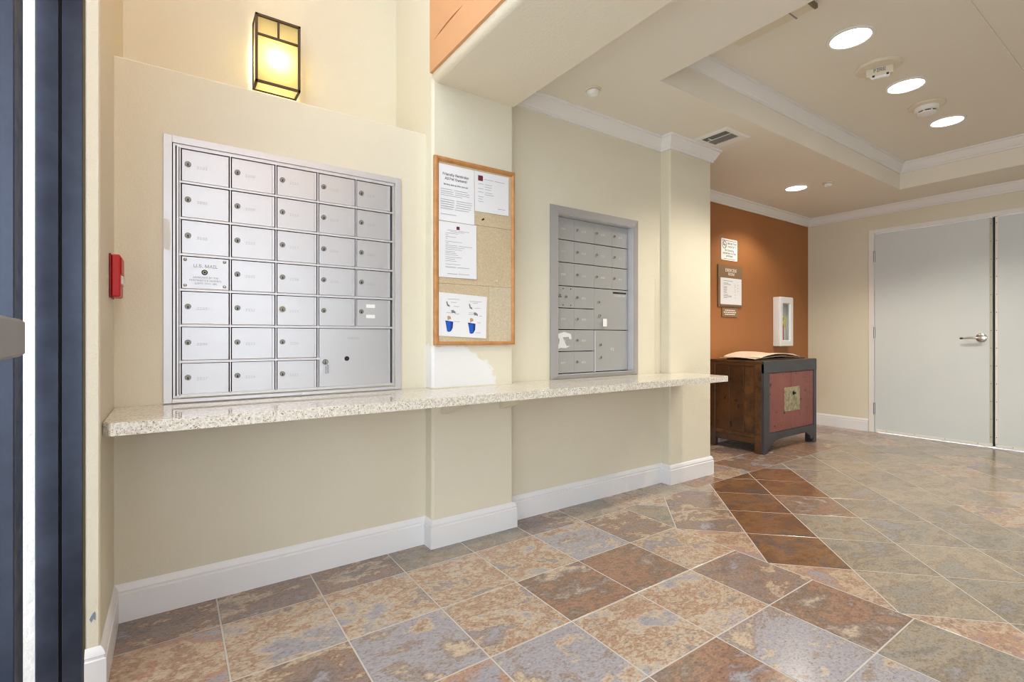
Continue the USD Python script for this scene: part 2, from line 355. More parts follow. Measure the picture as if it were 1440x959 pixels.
# ------------------------------------------------------------------ walls
def hole(b, *hs):
    m = man(b)
    for h in hs: m = m - man(boxmesh(*h))
    return m
B1 = (0.002, 0.882, 0.797, 1.768)          # clear opening of the first mailbox bank: x0 x1 z0 z1
B2 = (1.893, 2.558, 0.797, 1.768)
single('wall_left', hole(boxmesh(XL - .03, XP0 + .02, YW, 2.80, 0, 2.045, bev=0.006), (B1[0], B1[1], 2.2, 2.40, B1[2], B1[3])), 'cream_paint', 'cream textured lower wall boxed out under the lantern ledge, holding the large mailboxes', 'wall', kind=S, base=(0, YW, 0))
single('wall_upper', boxmesh(XL - .03, XP0 + .02, YU, 2.80, 2.04, ZU), 'cream_paint', 'cream upper wall set back above the ledge behind the lantern', 'wall', kind=S)
wr = thing('wall_return', 'short cream return wall at the left end of the granite counter', 'wall', (XL, 1.854, 0), kind=S)
part(wr, 'wall_face', hole(boxmesh(-0.204, XL, 1.854, 2.80, 0, ZU, bev=0.004)), 'cream_paint')
chip = Polygon([(-.181, .262), (-.176, .272), (-.1715, .266), (-.1712, .285), (-.173, .292), (-.178, .287), (-.182, .279), (-.185, .272)])
part(wr, 'bare_patch', up_wall(trimesh.creation.extrude_polygon(chip, .0006, engine='earcut'), -.009, 1.8539, -0.055), 'paint_chip', label='blue-grey chip in the paint near the base')
# pillar with its patch of white primer (wear with a shape of its own)
LOOKS['pillar_paint'] = usdkit.material(stage, '/World/Looks/pillar_paint', {
    'g': ('geometry', {}), 'x': ('separate_xyz', {}), 'n': ('noise_texture', {'scale': 14.0, 'detail': 6.0, 'roughness': 0.65}),
    'nv': ('noise_texture', {'scale': 160.0, 'detail': 3.0}), 'b': ('bump', {'distance': 0.0012}),
    'px': ('map_range', {'from_min': 1.50, 'from_max': 1.10, 'to_min': 0.0, 'to_max': 1.0}), 'pz': ('map_range', {'from_min': 1.03, 'from_max': 0.93, 'to_min': 0.0, 'to_max': 1.0}),
    'pl': ('math', {'math_type': 'greater_than', 'value2': 0.78}),
    'm1': ('math', {'math_type': 'multiply'}), 'm2': ('math', {'math_type': 'add'}), 'r': ('map_range', {'from_min': 0.92, 'from_max': 1.0}), 'm3': ('math', {'math_type': 'multiply'}),
    'mix': ('mix_color', {'a': CREAM, 'b': lin(236, 236, 238)}), 'p': ('principled_bsdf', {'roughness': 0.62, 'specular_ior_level': 0.35})},
    [('g.position', 'x.vector'), ('g.position', 'n.vector'), ('g.position', 'nv.vector'), ('nv.fac', 'b.height'), ('b.normal', 'p.normal'),
     ('x.x', 'px.value'), ('x.z', 'pz.value'), ('x.z', 'pl.value1'), ('px.result', 'm1.value1'), ('pz.result', 'm1.value2'), ('m1.value', 'm2.value1'), ('n.fac', 'm2.value2'), ('m2.value', 'r.value'), ('r.result', 'm3.value1'), ('pl.value', 'm3.value2'), ('m3.value', 'mix.fac'), ('mix.result', 'p.base_color')], surface='p.BSDF')
single('wall_pillar', boxmesh(XP0, XP1, YP, 2.80, 0, ZU, bev=0.012), 'pillar_paint', 'cream pillar between the two mailbox banks, carrying the cork board, with a patch of white primer', 'pillar', kind=S)
single('wall_recess', hole(boxmesh(XP1 - .02, XC0 + .02, YW, 2.60, 0, 2.55), (B2[0], B2[1], 2.2, 2.42, B2[2], B2[3])), 'cream_paint', 'cream wall between pillar and column, holding the smaller grey mailboxes', 'wall', kind=S)
single('wall_column', boxmesh(XC0, XC1, YP, 2.95, 0, 2.55, bev=0.01), 'cream_paint', 'cream column at the far end of the granite counter', 'column', kind=S)
single('wall_accent', boxmesh(XC1 - .02, XF + .1, YA, 2.95, 0, 2.55), 'terracotta_paint', 'terracotta painted accent wall behind the old chest', 'wall', kind=S)
single('wall_far', hole(boxmesh(XF, XF + .12, YK, YA + .1, 0, 2.55), (XF - .1, XF + .3, .215, 2.172, -.1, 2.162)), 'cream_paint', 'cream far wall around the white double doors', 'wall', kind=S)
wb = thing('wall_beam', 'deep beam crossing overhead, cream underneath and peach on its left face', 'beam', (XP0, YP, ZB), kind=S)
prof = [(XP0, ZU), (XP0, ZB + .032)] + [(XP0 + .032 - .032 * math.cos(t), ZB + .032 - .032 * math.sin(t)) for t in np.linspace(0.15, math.pi / 2, 7)] + [(XP1, ZB), (XP1, ZU)]
bm = trimesh.creation.extrude_polygon(Polygon(prof), YP - YK, engine='earcut')            # profile in (x, z), extruded along y
bm.apply_transform(np.array([[1, 0, 0, 0], [0, 0, -1, YP], [0, 1, 0, 0], [0, 0, 0, 1]], float))
part(wb, 'beam_body', bm, 'beam_paint', smooth=30)
slot = hull([(XP0 - .05, 2.15 - .29 * t, 2.447 + .011 * math.sin(math.pi * t) * s + .01 * t) for t in np.linspace(0, 1, 9) for s in (0, 1)] + [(XP0 + .0, 2.15 - .29 * t, 2.447 + .011 * math.sin(math.pi * t) * s + .01 * t) for t in np.linspace(0, 1, 9) for s in (0, 1)])
part(wb, 'painted_board', man(boxmesh(XP0 - .014, XP0 - .0005, YK, YP - .001, ZB + .034, ZU)) - man(slot), 'peach_paint', label='peach painted board with a lens-shaped slit')

ce = thing('ceiling', 'cream drop ceiling with a rectangular raised tray', 'ceiling', (0, 0, ZC), kind=S)
TX0, TX1, TY1, TY0 = 2.19, 5.67, 1.745, -2.2
part(ce, 'lower_ceiling', hole(boxmesh(XP1 - .05, XF + .12, YK, 2.95, ZC, ZT), (TX0, TX1, TY0, TY1, ZC - .1, ZT + .1)), 'ceiling_paint')
part(ce, 'tray_top', boxmesh(TX0 - .1, TX1 + .1, TY0 - .1, TY1 + .1, ZT, ZT + .08), 'ceiling_paint')
part(ce, 'joint_bead', boxmesh(2.70, TX1 - .062, .694, .716, ZT - .006, ZT + .001), 'ceiling_paint', label='fine raised seam along the tray ceiling')
single('ceiling_upper', boxmesh(-.35, XP0 + .05, YK, 2.80, ZU, ZU + .1), 'ceiling_paint', 'ceiling high above the entrance side', 'ceiling', kind=S)

# crowns and baseboards
CR = [(0, -.088), (.012, -.088), (.014, -.074), (.02, -.07), (.034, -.044), (.044, -.026), (.047, -.014), (.056, -.012), (.06, 0), (0, 0)]
def crown(path, z): return ramp_path(path, [(o, z + d) for o, d in CR])
single('trim_1', crown([(XP1, YW), (XC0, YW), (XC0, YP), (XC1, YP), (XC1, YA), (XF, YA), (XF, YK)], ZC - .0005), 'trim_white', 'white crown moulding running around the walls under the lower ceiling', 'crown moulding', smooth=25, kind=S)
single('trim_2', crown([(TX0, TY0), (TX0, TY1), (TX1, TY1), (TX1, TY0)], ZT - .0005), 'trim_white', 'white crown moulding inside the raised ceiling tray', 'crown moulding', smooth=25, kind=S)
BS = [(0, 0.0), (.015, 0.0), (.015, .100), (.0105, .103), (.0105, .109), (.013, .112), (.010, .122), (.0055, .130), (.001, .135), (0, .135)]
single('baseboard_left', ramp_path([(-.204, 1.854), (XL, 1.854), (XL, YW), (XP0, YW), (XP0, YP), (XP1, YP), (XP1, YW), (XC0, YW), (XC0, YP), (XC1, YP), (XC1, YA)], BS), 'base_white', 'scuffed white baseboard stepping around pillar and column below the counter', 'baseboard', smooth=20, kind=S)
single('baseboard_accent', ramp_path([(XC1 + .014, YA), (XF, YA), (XF, 2.2)], BS), 'base_white', 'white baseboard in the far corner behind the chest and up to the door frame', 'baseboard', smooth=20, kind=S)

# ------------------------------------------------------------------ entrance at the left edge
fr = thing('entrance_frame', 'dark bluish metal storefront door jamb at the left edge', 'door frame', (-.256, 1.87, 0), kind=S)
part(fr, 'jamb', boxmesh(-.2525, -.2085, 1.850, 1.90, 0, ZU - .02, bev=.001), 'bronze_metal')
part(fr, 'jamb', boxmesh(-.3065, -.2595, 1.850, 1.90, 0, ZU - .02, bev=.001), 'bronze_metal')
part(fr, 'gasket', boxmesh(-.2595, -.2525, 1.864, 1.90, 0, ZU - .02), 'seal_black')
part(fr, 'sealant', boxmesh(-.2085, -.2035, 1.857, 1.90, 0, ZU - .02), 'weatherstrip')
single('wall_exterior', boxmesh(-.95, -.307, 1.872, 2.05, 0, ZU, bev=.004), 'stucco_white', 'bright white stucco outside wall glimpsed through the open entrance door', 'wall', kind=S)
ed = thing('door_3', 'dark glazed metal entrance door standing slightly open at the left edge', 'door', (-.296, 1.70, 0), kind=S)
LD = np.array([.086, -1.0]) / math.hypot(.086, 1.0); LN = np.array([-LD[1], LD[0]])       # along the leaf towards the hinge; its inner face
def leaf(t0, t1, o0, o1, z0, z1, bev=.002):
    m = boxmesh(t0, t1, o0, o1, z0, z1, bev=bev)
    T = np.eye(4); T[:2, 0], T[:2, 1], T[:2, 3] = LD, LN, (-.296, 1.70); m.apply_transform(T)
    if np.linalg.det(T) < 0: m.invert()
    return m
part(ed, 'stile', leaf(0.085, .23, -.045, 0, .012, 2.35), 'bronze_metal'); part(ed, 'stile', leaf(.90, 1.0, -.045, 0, .012, 2.35), 'bronze_metal')
part(ed, 'rail', leaf(.23, .90, -.045, 0, .012, .26), 'bronze_metal'); part(ed, 'rail', leaf(.23, .90, -.045, 0, 2.23, 2.35), 'bronze_metal')
part(ed, 'glass_pane', leaf(.228, .902, -.026, -.02, .25, 2.24, 0), 'pane_glass')
part(ed, 'weatherstrip', leaf(.0, .085, -.045, -.012, .012, 2.35), 'weatherstrip')
pb = part(ed, 'panic_bar', leaf(.445, .95, .001, .036, .994, 1.062, .006), 'panic_grey')
part(pb, 'end_cap', leaf(.398, .442, .001, .032, .996, 1.060, .012), 'panic_grey')
part(ed, 'hinge', leaf(.99, 1.02, -.04, .012, .2, .32), 'steel'); part(ed, 'hinge', leaf(.99, 1.02, -.04, .012, 2.0, 2.12), 'steel')

single('wall_entrance', boxmesh(-.36, -.20, YK, -1.9, 0, ZU), 'cream_paint', 'cream wall on the entrance side, left of the entrance door', 'wall', kind=S)
part(fr, 'jamb', boxmesh(-.34, -.2085, .62, .672, 0, ZU - .02, bev=.001), 'bronze_metal')
for yj in (-.62, -1.9): part(fr, 'jamb', boxmesh(-.34, -.2085, yj, yj + .052, 0, ZU - .02, bev=.001), 'bronze_metal')
for z0_, z1_ in ((.012, 2.4), (2.45, ZU - .03)):
    for ya_, yb_ in ((-1.85, -.62), (-.57, .62)): part(fr, 'side_pane', boxmesh(-.262, -.256, ya_, yb_, z0_, z1_), 'pane_glass')
part(fr, 'transom_bar', boxmesh(-.3065, -.2085, -1.85, .62, 2.37, 2.43, bev=.001), 'bronze_metal')
part(fr, 'transom_bar', boxmesh(-.3065, -.2085, .672, 1.849, 2.37, 2.43, bev=.001), 'bronze_metal')
part(fr, 'transom_pane', boxmesh(-.262, -.256, .672, 1.852, 2.43, ZU - .02), 'pane_glass')
single('wall_back', boxmesh(2.2, XF + .12, YK - .1, YK, 0, ZU), 'cream_paint', 'cream wall behind the viewer', 'wall', kind=S)
single('exterior_paving', boxmesh(-14, 22, -22, YK, -.06, -.002), 'paving', 'pale concrete paving outside the building', 'paving', kind=S)

# ------------------------------------------------------------------ counter
zt, zb = .775, .737
ct = Polygon([(XL + .001, 1.905), (XL + .025, 1.858), (3.0, 1.846), (3.0, YP - .001), (XC0 - .001, YP - .001), (XC0 - .001, YW - .001), (XP1 + .001, YW - .001), (XP1 + .001, YP - .001), (XP0 - .001, YP - .001), (XP0 - .001, YW - .001), (XL + .001, YW - .001)])
i = ct.buffer(-.0025, join_style=2)
cm = MB().add(prism(ct, zb, zt - .0025)).add(trimesh.util.concatenate([prism(i, zt - .0026, zt)]))
single('counter', cm, 'quartz', 'long speckled beige stone counter running below both mailbox banks', 'counter')
def bracket(x, label):
    q = Polygon([(0, 0), (-.24, 0), (-.24, -.012), (-.02, -.085), (0, -.085)])        # (y, z) from the pillar face under the counter
    m = trimesh.creation.extrude_polygon(q, .036, engine='earcut')
    m.apply_transform(np.array([[0, 0, 1, x - .018], [1, 0, 0, YP - .001], [0, 1, 0, zb - .001], [0, 0, 0, 1]], float))
    single('bracket', m, 'beam_paint', label, 'bracket', group='brackets under the counter')
bracket(1.112, 'cream triangular bracket under the counter on the pillar, nearer the large mailboxes')
bracket(1.455, 'cream triangular bracket under the counter on the pillar, nearer the small mailboxes')

# ------------------------------------------------------------------ mailbox bank 1
GX = [.030, .197, .364, .532, .699, .868]
GZ = [1.751, 1.618, 1.480, 1.341, 1.206, 1.069, .930, .799]
b1 = thing('mailbox_bank', 'large bright aluminium wall mailbox bank, five columns of numbered doors, left of the cork board', 'mailboxes', (.443, YW, .776), 'wall mailbox banks')
def ring(x0, x1, z0, z1, w, ya, yb, wb=None, bev=0.0):
    wb = w if wb is None else wb
    m = MB(); m.box(x0, x0 + w, ya, yb, z0, z1, bev=bev); m.box(x1 - w, x1, ya, yb, z0, z1, bev=bev)
    m.box(x0 + w, x1 - w, ya, yb, z1 - w, z1, bev=bev); m.box(x0 + w, x1 - w, ya, yb, z0, z0 + wb, bev=bev)
    return m
part(b1, 'outer_frame', ring(-.026, .913, .778, 1.794, .028, 2.261, 2.269, .014, bev=.0012), 'aluminium_frame')
part(b1, 'inner_frame', ring(.0045, .8795, .7975, 1.7655, .0075, 2.266, 2.30, .006), 'aluminium_frame')
part(b1, 'inner_frame', ring(.0165, .8755, .8035, 1.7600, .006, 2.262, 2.30, .006), 'aluminium_frame')
part(b1, 'cabinet_box', boxmesh(B1[0] + .001, B1[1] - .001, 2.282, 2.395, B1[2] + .001, B1[3] - .001), 'dark_gap')
for k, x in enumerate(GX[:-1]):
    part(b1, 'mullion', boxmesh(x - .0055, x - .0005, 2.262, 2.285, GZ[-1] - .004 if k != 4 else GZ[5], 1.755, bev=.001), 'aluminium_frame')
for k, z in enumerate(GZ):
    x1 = .868 if k != 6 else GX[3]
    part(b1, 'rail', hull([(x, y, zz) for x in (.024, x1 + .006) for y, zz in ((2.2595, z - .0005), (2.2595, z + .006), (2.266, z + .0098), (2.285, z + .0098), (2.285, z - .0005))]), 'aluminium_frame')
def lock(p, x, y, z, r=.0105, mat='lock_metal'):
    part(p, 'lock', disc(r, .006, (x, y, z), (0, -1, 0), 20), mat, smooth=40)
    part(p, 'keyhole', boxmesh(x - r * .22, x + r * .22, y - .0066, y - .005, z - r * .72, z + r * .15), 'keyway')
def label_of(c, r): return f'{2101 + 7 * c + r}'
blank = {(3, 4), (4, 4)}
for c in range(5):
    for r in range(7):
        if c >= 3 and r >= 5: continue
        x0, x1, z1, z0 = GX[c] + .0025, GX[c + 1] - .0085, GZ[r] - .0025, GZ[r + 1] + .0105
        m = MB().box(x0, x1, 2.2655, 2.271, z0, z1, bev=.0008).box(x1 - .010, x1, 2.2625, 2.266, z0, z1, bev=.001)
        if c < 1: m = MB().box(x0, x1, 2.2655, 2.271, z0, z1, bev=.0008)
        if (c, r) == (0, 3):
            d = part(b1, 'plate', m, 'aluminium', label='engraved postal plate with four dome screws')
            xm, zz = (x0 + x1) / 2, z1 - .030
            part(d, 'lettering', MB().add(text('U.S. MAIL', .0125, xm, 2.2655, 1.299)), 'ink_grey')
            part(d, 'lettering', MB().add(text('APPROVED BY THE', .0068, xm, 2.2655, 1.257)).add(text('POSTMASTER GENERAL', .0068, xm, 2.2655, 1.2455)).add(text('(USPS-STD-4B)', .0068, xm, 2.2655, 1.234)), 'ink_grey')
            for sx in (x0 + .0105, x1 - .0145):
                for sz in (z1 - .012, z0 + .012):
                    part(d, 'screw', lathe([(0, 0), (.0062, 0), (.0058, .002), (.004, .0042), (0, .005)], (sx, 2.2655, sz), (0, -1, 0), 16), 'chrome', smooth=True)
            part(d, 'lock', disc(.0105, .0025, (xm - .004, 2.2655, 1.281), (0, -1, 0), 20), 'keyway', smooth=40)
            part(d, 'lock_face', lathe([(.004, 0), (.0068, 0), (.0068, .001), (.004, .001), (.004, 0)], (xm - .004, 2.263, 1.281), (0, -1, 0), 20), 'brass_old')
            continue
        d = part(b1, 'door', m, 'aluminium')
        zm = GZ[r + 1] + .005 + (GZ[r] - GZ[r + 1]) * .5 + .004
        lock(d, x0 + .0195, 2.2655, zm, .0105)
        if (c, r) not in blank:
            part(d, 'number', text(label_of(c, r), .0105, x0 + .066, 2.2656, zm - .012, depth=.0004), 'engraving')
        if (c, r) == (4, 4):
            for dz in (.018, -.030):
                part(d, 'sticker', boxmesh(x0 + .042, x0 + .084, 2.2652, 2.2656, zm + dz, zm + dz + .016), 'label_white', label='small white name label')
        if (c, r) == (2, 4): part(d, 'lock_ring', lathe([(.0115, 0), (.0145, 0), (.0140, .003), (.0115, .003), (.0115, 0)], (x0 + .0195, 2.2655, zm), (0, -1, 0), 20), 'fixture_cream')
x0, x1, z1, z0 = GX[3] + .0025, GX[5] - .0085, GZ[5] - .0025, GZ[7] + .0105
d = part(b1, 'parcel_door', MB().box(x0, x1, 2.2655, 2.271, z0, z1, bev=.0008).box(x1 - .010, x1, 2.2625, 2.266, z0, z1, bev=.001), 'aluminium', label='large parcel locker door with a key in its lock')
lock(d, .561, 2.2655, .919, .012)
part(d, 'lock', disc(.0105, .003, (.655, 2.2655, .931), (0, -1, 0), 20), 'keyway', smooth=40)
kk = MB().box(.5595, .5625, 2.240, 2.259, .912, .926, bev=.0006).add(lathe([(.006, 0), (.0075, 0), (.0075, .001), (.006, .001), (.006, 0)], (.561, 2.236, .911), (1, 0, 0), 18)).box(.566, .5675, 2.234, 2.252, .870, .906, bev=.0005).box(.557, .5585, 2.232, 2.250, .868, .900, bev=.0005)
part(d, 'key', kk, 'steel')
part(d, 'lettering', text('PARCEL', .011, .688, 2.2656, 1.018, depth=.0004), 'engraving')
ov = trimesh.creation.extrude_polygon(Polygon([(.019 * math.cos(t), .0055 * math.sin(t)) for t in np.linspace(0, 6.28, 24)[:-1]]), .0015, engine='earcut')
part(b1, 'badge', up_wall(ov, .447, 2.261, .7865), 'steel', label='small oval maker badge on the bottom rail')
part(b1, 'tape_residue', up_wall(trimesh.creation.extrude_polygon(Polygon([(-.0255, 1.365), (-.005, 1.352), (-.003, 1.43), (-.008, 1.47), (-.0255, 1.478)]), .0004, engine='earcut'), 0, 2.261, 0), 'residue')

# ------------------------------------------------------------------ mailbox bank 2
b2 = thing('mailbox_bank', 'smaller grey wall mailbox bank with white numbers, right of the cork board', 'mailboxes', (2.225, YW, .776), 'wall mailbox banks')
X0, X1, Z0, Z1 = 1.842, 2.607, .777, 1.816
m = MB()
def quadbar(o, i):          # mitred, bevelled frame bar between outer and inner corner pairs
    return hull([(x, y, z) for (x, z), (x2, z2) in zip(o, i) for (x, y, z) in ((x, 2.269, z), (x, 2.262, z), (x2, 2.254, z2), (x2, 2.269, z2))])
O, I = [(X0, Z0), (X1, Z0), (X1, Z1), (X0, Z1)], [(X0 + .051, Z0 + .020), (X1 - .049, Z0 + .020), (X1 - .049, Z1 - .048), (X0 + .051, Z1 - .048)]
for a in range(4):
    m.add(quadbar([O[a], O[(a + 1) % 4]], [I[a], I[(a + 1) % 4]]))
part(b2, 'outer_frame', m, 'bank_frame_grey')
part(b2, 'inner_frame', ring(1.894, 2.557, .798, 1.767, .003, 2.256, 2.33, .003), 'aluminium_frame')
part(b2, 'cabinet_box', boxmesh(B2[0] + .001, B2[1] - .001, 2.322, 2.41, B2[2] + .001, B2[3] - .001), 'dark_gap')
CX = [1.899, 2.070, 2.2385, 2.401, 2.5525]
CZ = [1.7625, 1.624, 1.486, 1.3415, 1.205, 1.072, .937, .802]
def door2(name, x0, x1, z0, z1, label=None):
    return part(b2, name, MB().box(x0 + .0006, x1 - .0006, 2.305, 2.318, z0 + .0045, z1 - .0005, bev=.0006), 'bank_grey', label=label)
def lock2(p, x, z, r=.0085):
    part(p, 'lock', lathe([(0, 0), (r, 0), (r, .006), (r * .8, .010), (0, .010)], (x, 2.305, z), (0, -1, 0), 18), 'chrome', smooth=40)
    part(p, 'keyhole', boxmesh(x - .0014, x + .0014, 2.2944, 2.297, z - .005, z + .004), 'keyway')
for r in range(7):
    for c in range(4):
        if c >= 2 and r >= 3: continue
        x0, x1, z0, z1 = CX[c], CX[c + 1], CZ[r + 1], CZ[r]; zm = (z0 + z1) / 2 + .003
        if (c, r) == (0, 3):
            d = door2('plate', x0, x1, z0, z1, 'riveted postal lock plate with dark lettering')
            part(d, 'lettering', text('MAIL', .017, x0 + .037, 2.3046, zm - .004, bold=True), 'ink_black')
            for sx in (.012, .078, .14):
                for sz in (z0 + .02, z1 - .016): part(d, 'rivet', lathe([(0, 0), (.004, 0), (.003, .002), (0, .003)], (x0 + sx, 2.305, sz), (0, -1, 0), 12), 'dark_gap')
            lock2(d, x0 + .098, zm)
            continue
        d = door2('door', x0, x1, z0, z1)
        lock2(d, x0 + (.0185 if c else .026) , zm)
        part(d, 'number', text(f'{2200 + 7 * c + r + 1}', .011, x0 + .078, 2.3047, zm - .008, depth=.0004), 'print_white')
        if (c, r) == (0, 5):
            q = Polygon([(.02, .10), (.085, .118), (.14, .105), (.146, .075), (.130, .072), (.122, .088), (.075, .085), (.088, .058), (.105, .032), (.135, .030), (.10, .018), (.055, .02), (.03, .012), (.008, .020), (.012, .036), (.045, .045), (.05, .07), (.035, .088)])
            part(d, 'sticker_residue', up_wall(trimesh.creation.extrude_polygon(q, .0005, engine='earcut'), x0, 2.3049, z0 + .005), 'residue', label='torn white sticker residue')
d = door2('outgoing_door', CX[2], CX[4], CZ[5], CZ[3], 'outgoing mail door with a black slot and a white tag')
part(d, 'slot', boxmesh(2.408, 2.535, 2.3035, 2.306, 1.317, 1.327), 'keyway')
part(d, 'lettering', text('OUTGOING MAIL', .0105, 2.472, 2.3047, 1.298, depth=.0004, squeeze=.95), 'print_white')
lock2(d, 2.274, 1.254); lock2(d, 2.283, 1.168, .0105)
part(d, 'tag', boxmesh(2.302, 2.337, 2.288, 2.2892, 1.096, 1.147, bev=.0003), 'label_white', label='white paper key tag')
d = door2('parcel_door', CX[2] + .012, CX[4], CZ[7], CZ[5], 'parcel locker door below the outgoing mail door')
lock2(d, 2.291, .978); lock2(d, 2.291, .896, .0105)
part(d, 'lettering', text('P1', .018, 2.405, 2.3047, .938, depth=.0004), 'print_white')
part(b2, 'mullion', boxmesh(CX[2] + .001, CX[2] + .0095, 2.300, 2.32, CZ[7] + .001, CZ[5] - .002, bev=.001), 'aluminium_frame')

# ------------------------------------------------------------------ cork board and its papers
cb = thing('cork_board', 'cork notice board in a narrow oak frame hanging on the pillar', 'notice board', (1.286, YP, .988))
Ob, Ib = [(1.049, .988), (1.5255, .988), (1.5255, 1.914), (1.049, 1.914)], [(1.073, 1.006), (1.5035, 1.006), (1.5035, 1.890), (1.073, 1.890)]
for a in range(4):
    o0, o1, i0, i1 = Ob[a], Ob[(a + 1) % 4], Ib[a], Ib[(a + 1) % 4]
    pts = []
    for (o, q) in ((o0, i0), (o1, i1)):
        for t, y in ((0, YP - .001), (0, YP - .016), (.25, YP - .022), (.6, YP - .022), (1, YP - .014), (1, YP - .001)):
            pts.append((o[0] + (q[0] - o[0]) * t, y, o[1] + (q[1] - o[1]) * t))
    part(cb, 'frame_stick', hull(pts), 'oak')
def corkp(x0, x1, z0, z1, mat='cork'): part(cb, 'cork_panel', boxmesh(x0, x1, YP - .0115, YP - .001, z0, z1), mat)
corkp(1.070, 1.506, 1.604, 1.893); corkp(1.070, 1.506, 1.2935, 1.6028); corkp(1.070, 1.362, 1.003, 1.2923); corkp(1.3632, 1.506, 1.003, 1.2923, 'cork_clean')
YC = YP - .0118
def sheet(corners, y, label, curl=.004, name='notice'):
    """paper with slight thickness, its lower right corner lifting a little"""
    t = thing(name, label, 'paper', (corners[3][0], y, corners[3][1]), 'papers on the cork board')
    n = 7; V = []
    tl, tr, br, bl = map(np.array, corners)
    for side in (0, 1):
        for a in range(n):
            for b in range(n):
                u, v = a / (n - 1), b / (n - 1)
                p = (tl * (1 - u) + tr * u) * (1 - v) + (bl * (1 - u) + br * u) * v
                V.append((p[0], y - .0004 - curl * (u * v) ** 2 * 1.0 - side * .0003, p[1]))
    F = []
    for a in range(n - 1):
        for b in range(n - 1):
            i, j, k, l = a * n + b, (a + 1) * n + b, (a + 1) * n + b + 1, a * n + b + 1
            F += [[i, j, k], [i, k, l]]; F += [[n * n + i, n * n + k, n * n + j], [n * n + i, n * n + l, n * n + k]]
    rim = [a * n for a in range(n)] + [(n - 1) * n + b for b in range(1, n)] + [a * n + n - 1 for a in range(n - 2, -1, -1)] + [b for b in range(n - 2, 0, -1)]
    for i, j in zip(rim, rim[1:] + rim[:1]): F += [[i, n * n + j, j], [i, n * n + i, n * n + j]]
    F = np.array(F)[:, ::-1]
    part(t, 'sheet', trimesh.Trimesh(np.array(V), F, process=False), 'paper')
    def put(u, v):
        p = (tl * (1 - u) + tr * u) * (1 - v) + (bl * (1 - u) + br * u) * v
        return p[0], y - .0012 - curl * (u * v) ** 2, p[1]
    return t, put
def lines(put, rows, h=.0022):
    m = MB()
    for u0, u1, v in rows:
        a, b = put(u0, v), put(u1, v)
        k = max(1, int(abs(b[0] - a[0]) / .06))
        for q in range(k):                                  # words
            t0, t1 = q / k, (q + .86) / k if q < k - 1 else 1.0
            x0, x1 = a[0] + (b[0] - a[0]) * t0, a[0] + (b[0] - a[0]) * t1
            m.box(x0, x1, min(a[1], b[1]) - .0003, max(a[1], b[1]) + .0002, a[2] - h / 2, a[2] + h / 2)
    return m
t, put = sheet([(1.071, 1.879), (1.272, 1.879), (1.272, 1.600), (1.068, 1.601)], YC - .0012, 'white typed page with a bold heading at the top left of the cork board')
p = put(.48, .19); q = put(.48, .265)
part(t, 'heading', MB().add(text('Friendly Reminder', .0125, p[0], p[1] + .0002, p[2], bold=True)).add(text('All Pet Owners!', .0125, q[0], q[1] + .0002, q[2], bold=True)), 'ink_grey')
p = put(.48, .36)
part(t, 'heading', text('Be kind, pick up after your pet', .0078, p[0], p[1] + .0002, p[2], bold=True, squeeze=.9), 'ink_grey')
part(t, 'print', lines(put, [(.07, .8, .435), (.07, .86, .475), (.07, .86, .51), (.07, .65, .545), (.07, .93, .62), (.07, .93, .66), (.07, .9, .70), (.07, .9, .74), (.07, .84, .78), (.07, .5, .88)]), 'ink_light')
t, put = sheet([(1.275, 1.880), (1.487, 1.882), (1.483, 1.675), (1.276, 1.674)], YC - .0004, 'white letterhead page with a maroon emblem at the top right of the cork board')
part(t, 'emblem', boxmesh(1.296, 1.324, put(.1, .1)[1] - .0003, put(.1, .1)[1] + .0006, 1.834, 1.861), 'ink_maroon')
part(t, 'print', lines(put, [(.27, .88, .17), (.1, .25, .3), (.3, .5, .3), (.3, .5, .36), (.1, .25, .42), (.3, .48, .42), (.1, .25, .5), (.3, .5, .5), (.3, .55, .55), (.1, .25, .62), (.1, .22, .68), (.1, .25, .74), (.68, .9, .86)]), 'ink_light')
t, put = sheet([(1.072, 1.597), (1.285, 1.599), (1.285, 1.324), (1.072, 1.323)], YC - .0022, 'typed white page with a small dark emblem, the middle sheet at the board left edge')
p = put(.5, .095)
part(t, 'emblem', boxmesh(p[0] - .0085, p[0] + .0085, p[1] - .0002, p[1] + .0006, p[2] - .008, p[2] + .008), 'ink_maroon')
part(t, 'print', lines(put, [(.22, .8, .145), (.3, .66, .17), (.17, .5, .2), (.17, .25, .235), (.17, .45, .265), (.17, .22, .3), (.17, .6, .35), (.17, .25, .385), (.17, .88, .42), (.17, .66, .455), (.17, .6, .49), (.17, .42, .53), (.17, .46, .56), (.17, .5, .59), (.17, .6, .63), (.17, .42, .665), (.17, .46, .70), (.17, .56, .76), (.17, .8, .81), (.22, .8, .93)], .002), 'ink_light')
t, put = sheet([(1.073, 1.249), (1.350, 1.237), (1.341, 1.021), (1.068, 1.035)], YC - .0004, 'white sheet with two blue bins printed on it, low on the cork board', curl=.006)
def flat(put, pts):
    P = [put(u, v) for u, v in pts]; y = min(p[1] for p in P)
    pg = Polygon([(p[0], p[2]) for p in P]); pg = pg if pg.exterior.is_ccw else Polygon(list(pg.exterior.coords)[::-1])
    return up_wall(trimesh.creation.extrude_polygon(pg, .0004, engine='earcut'), 0, y + .0002, 0)
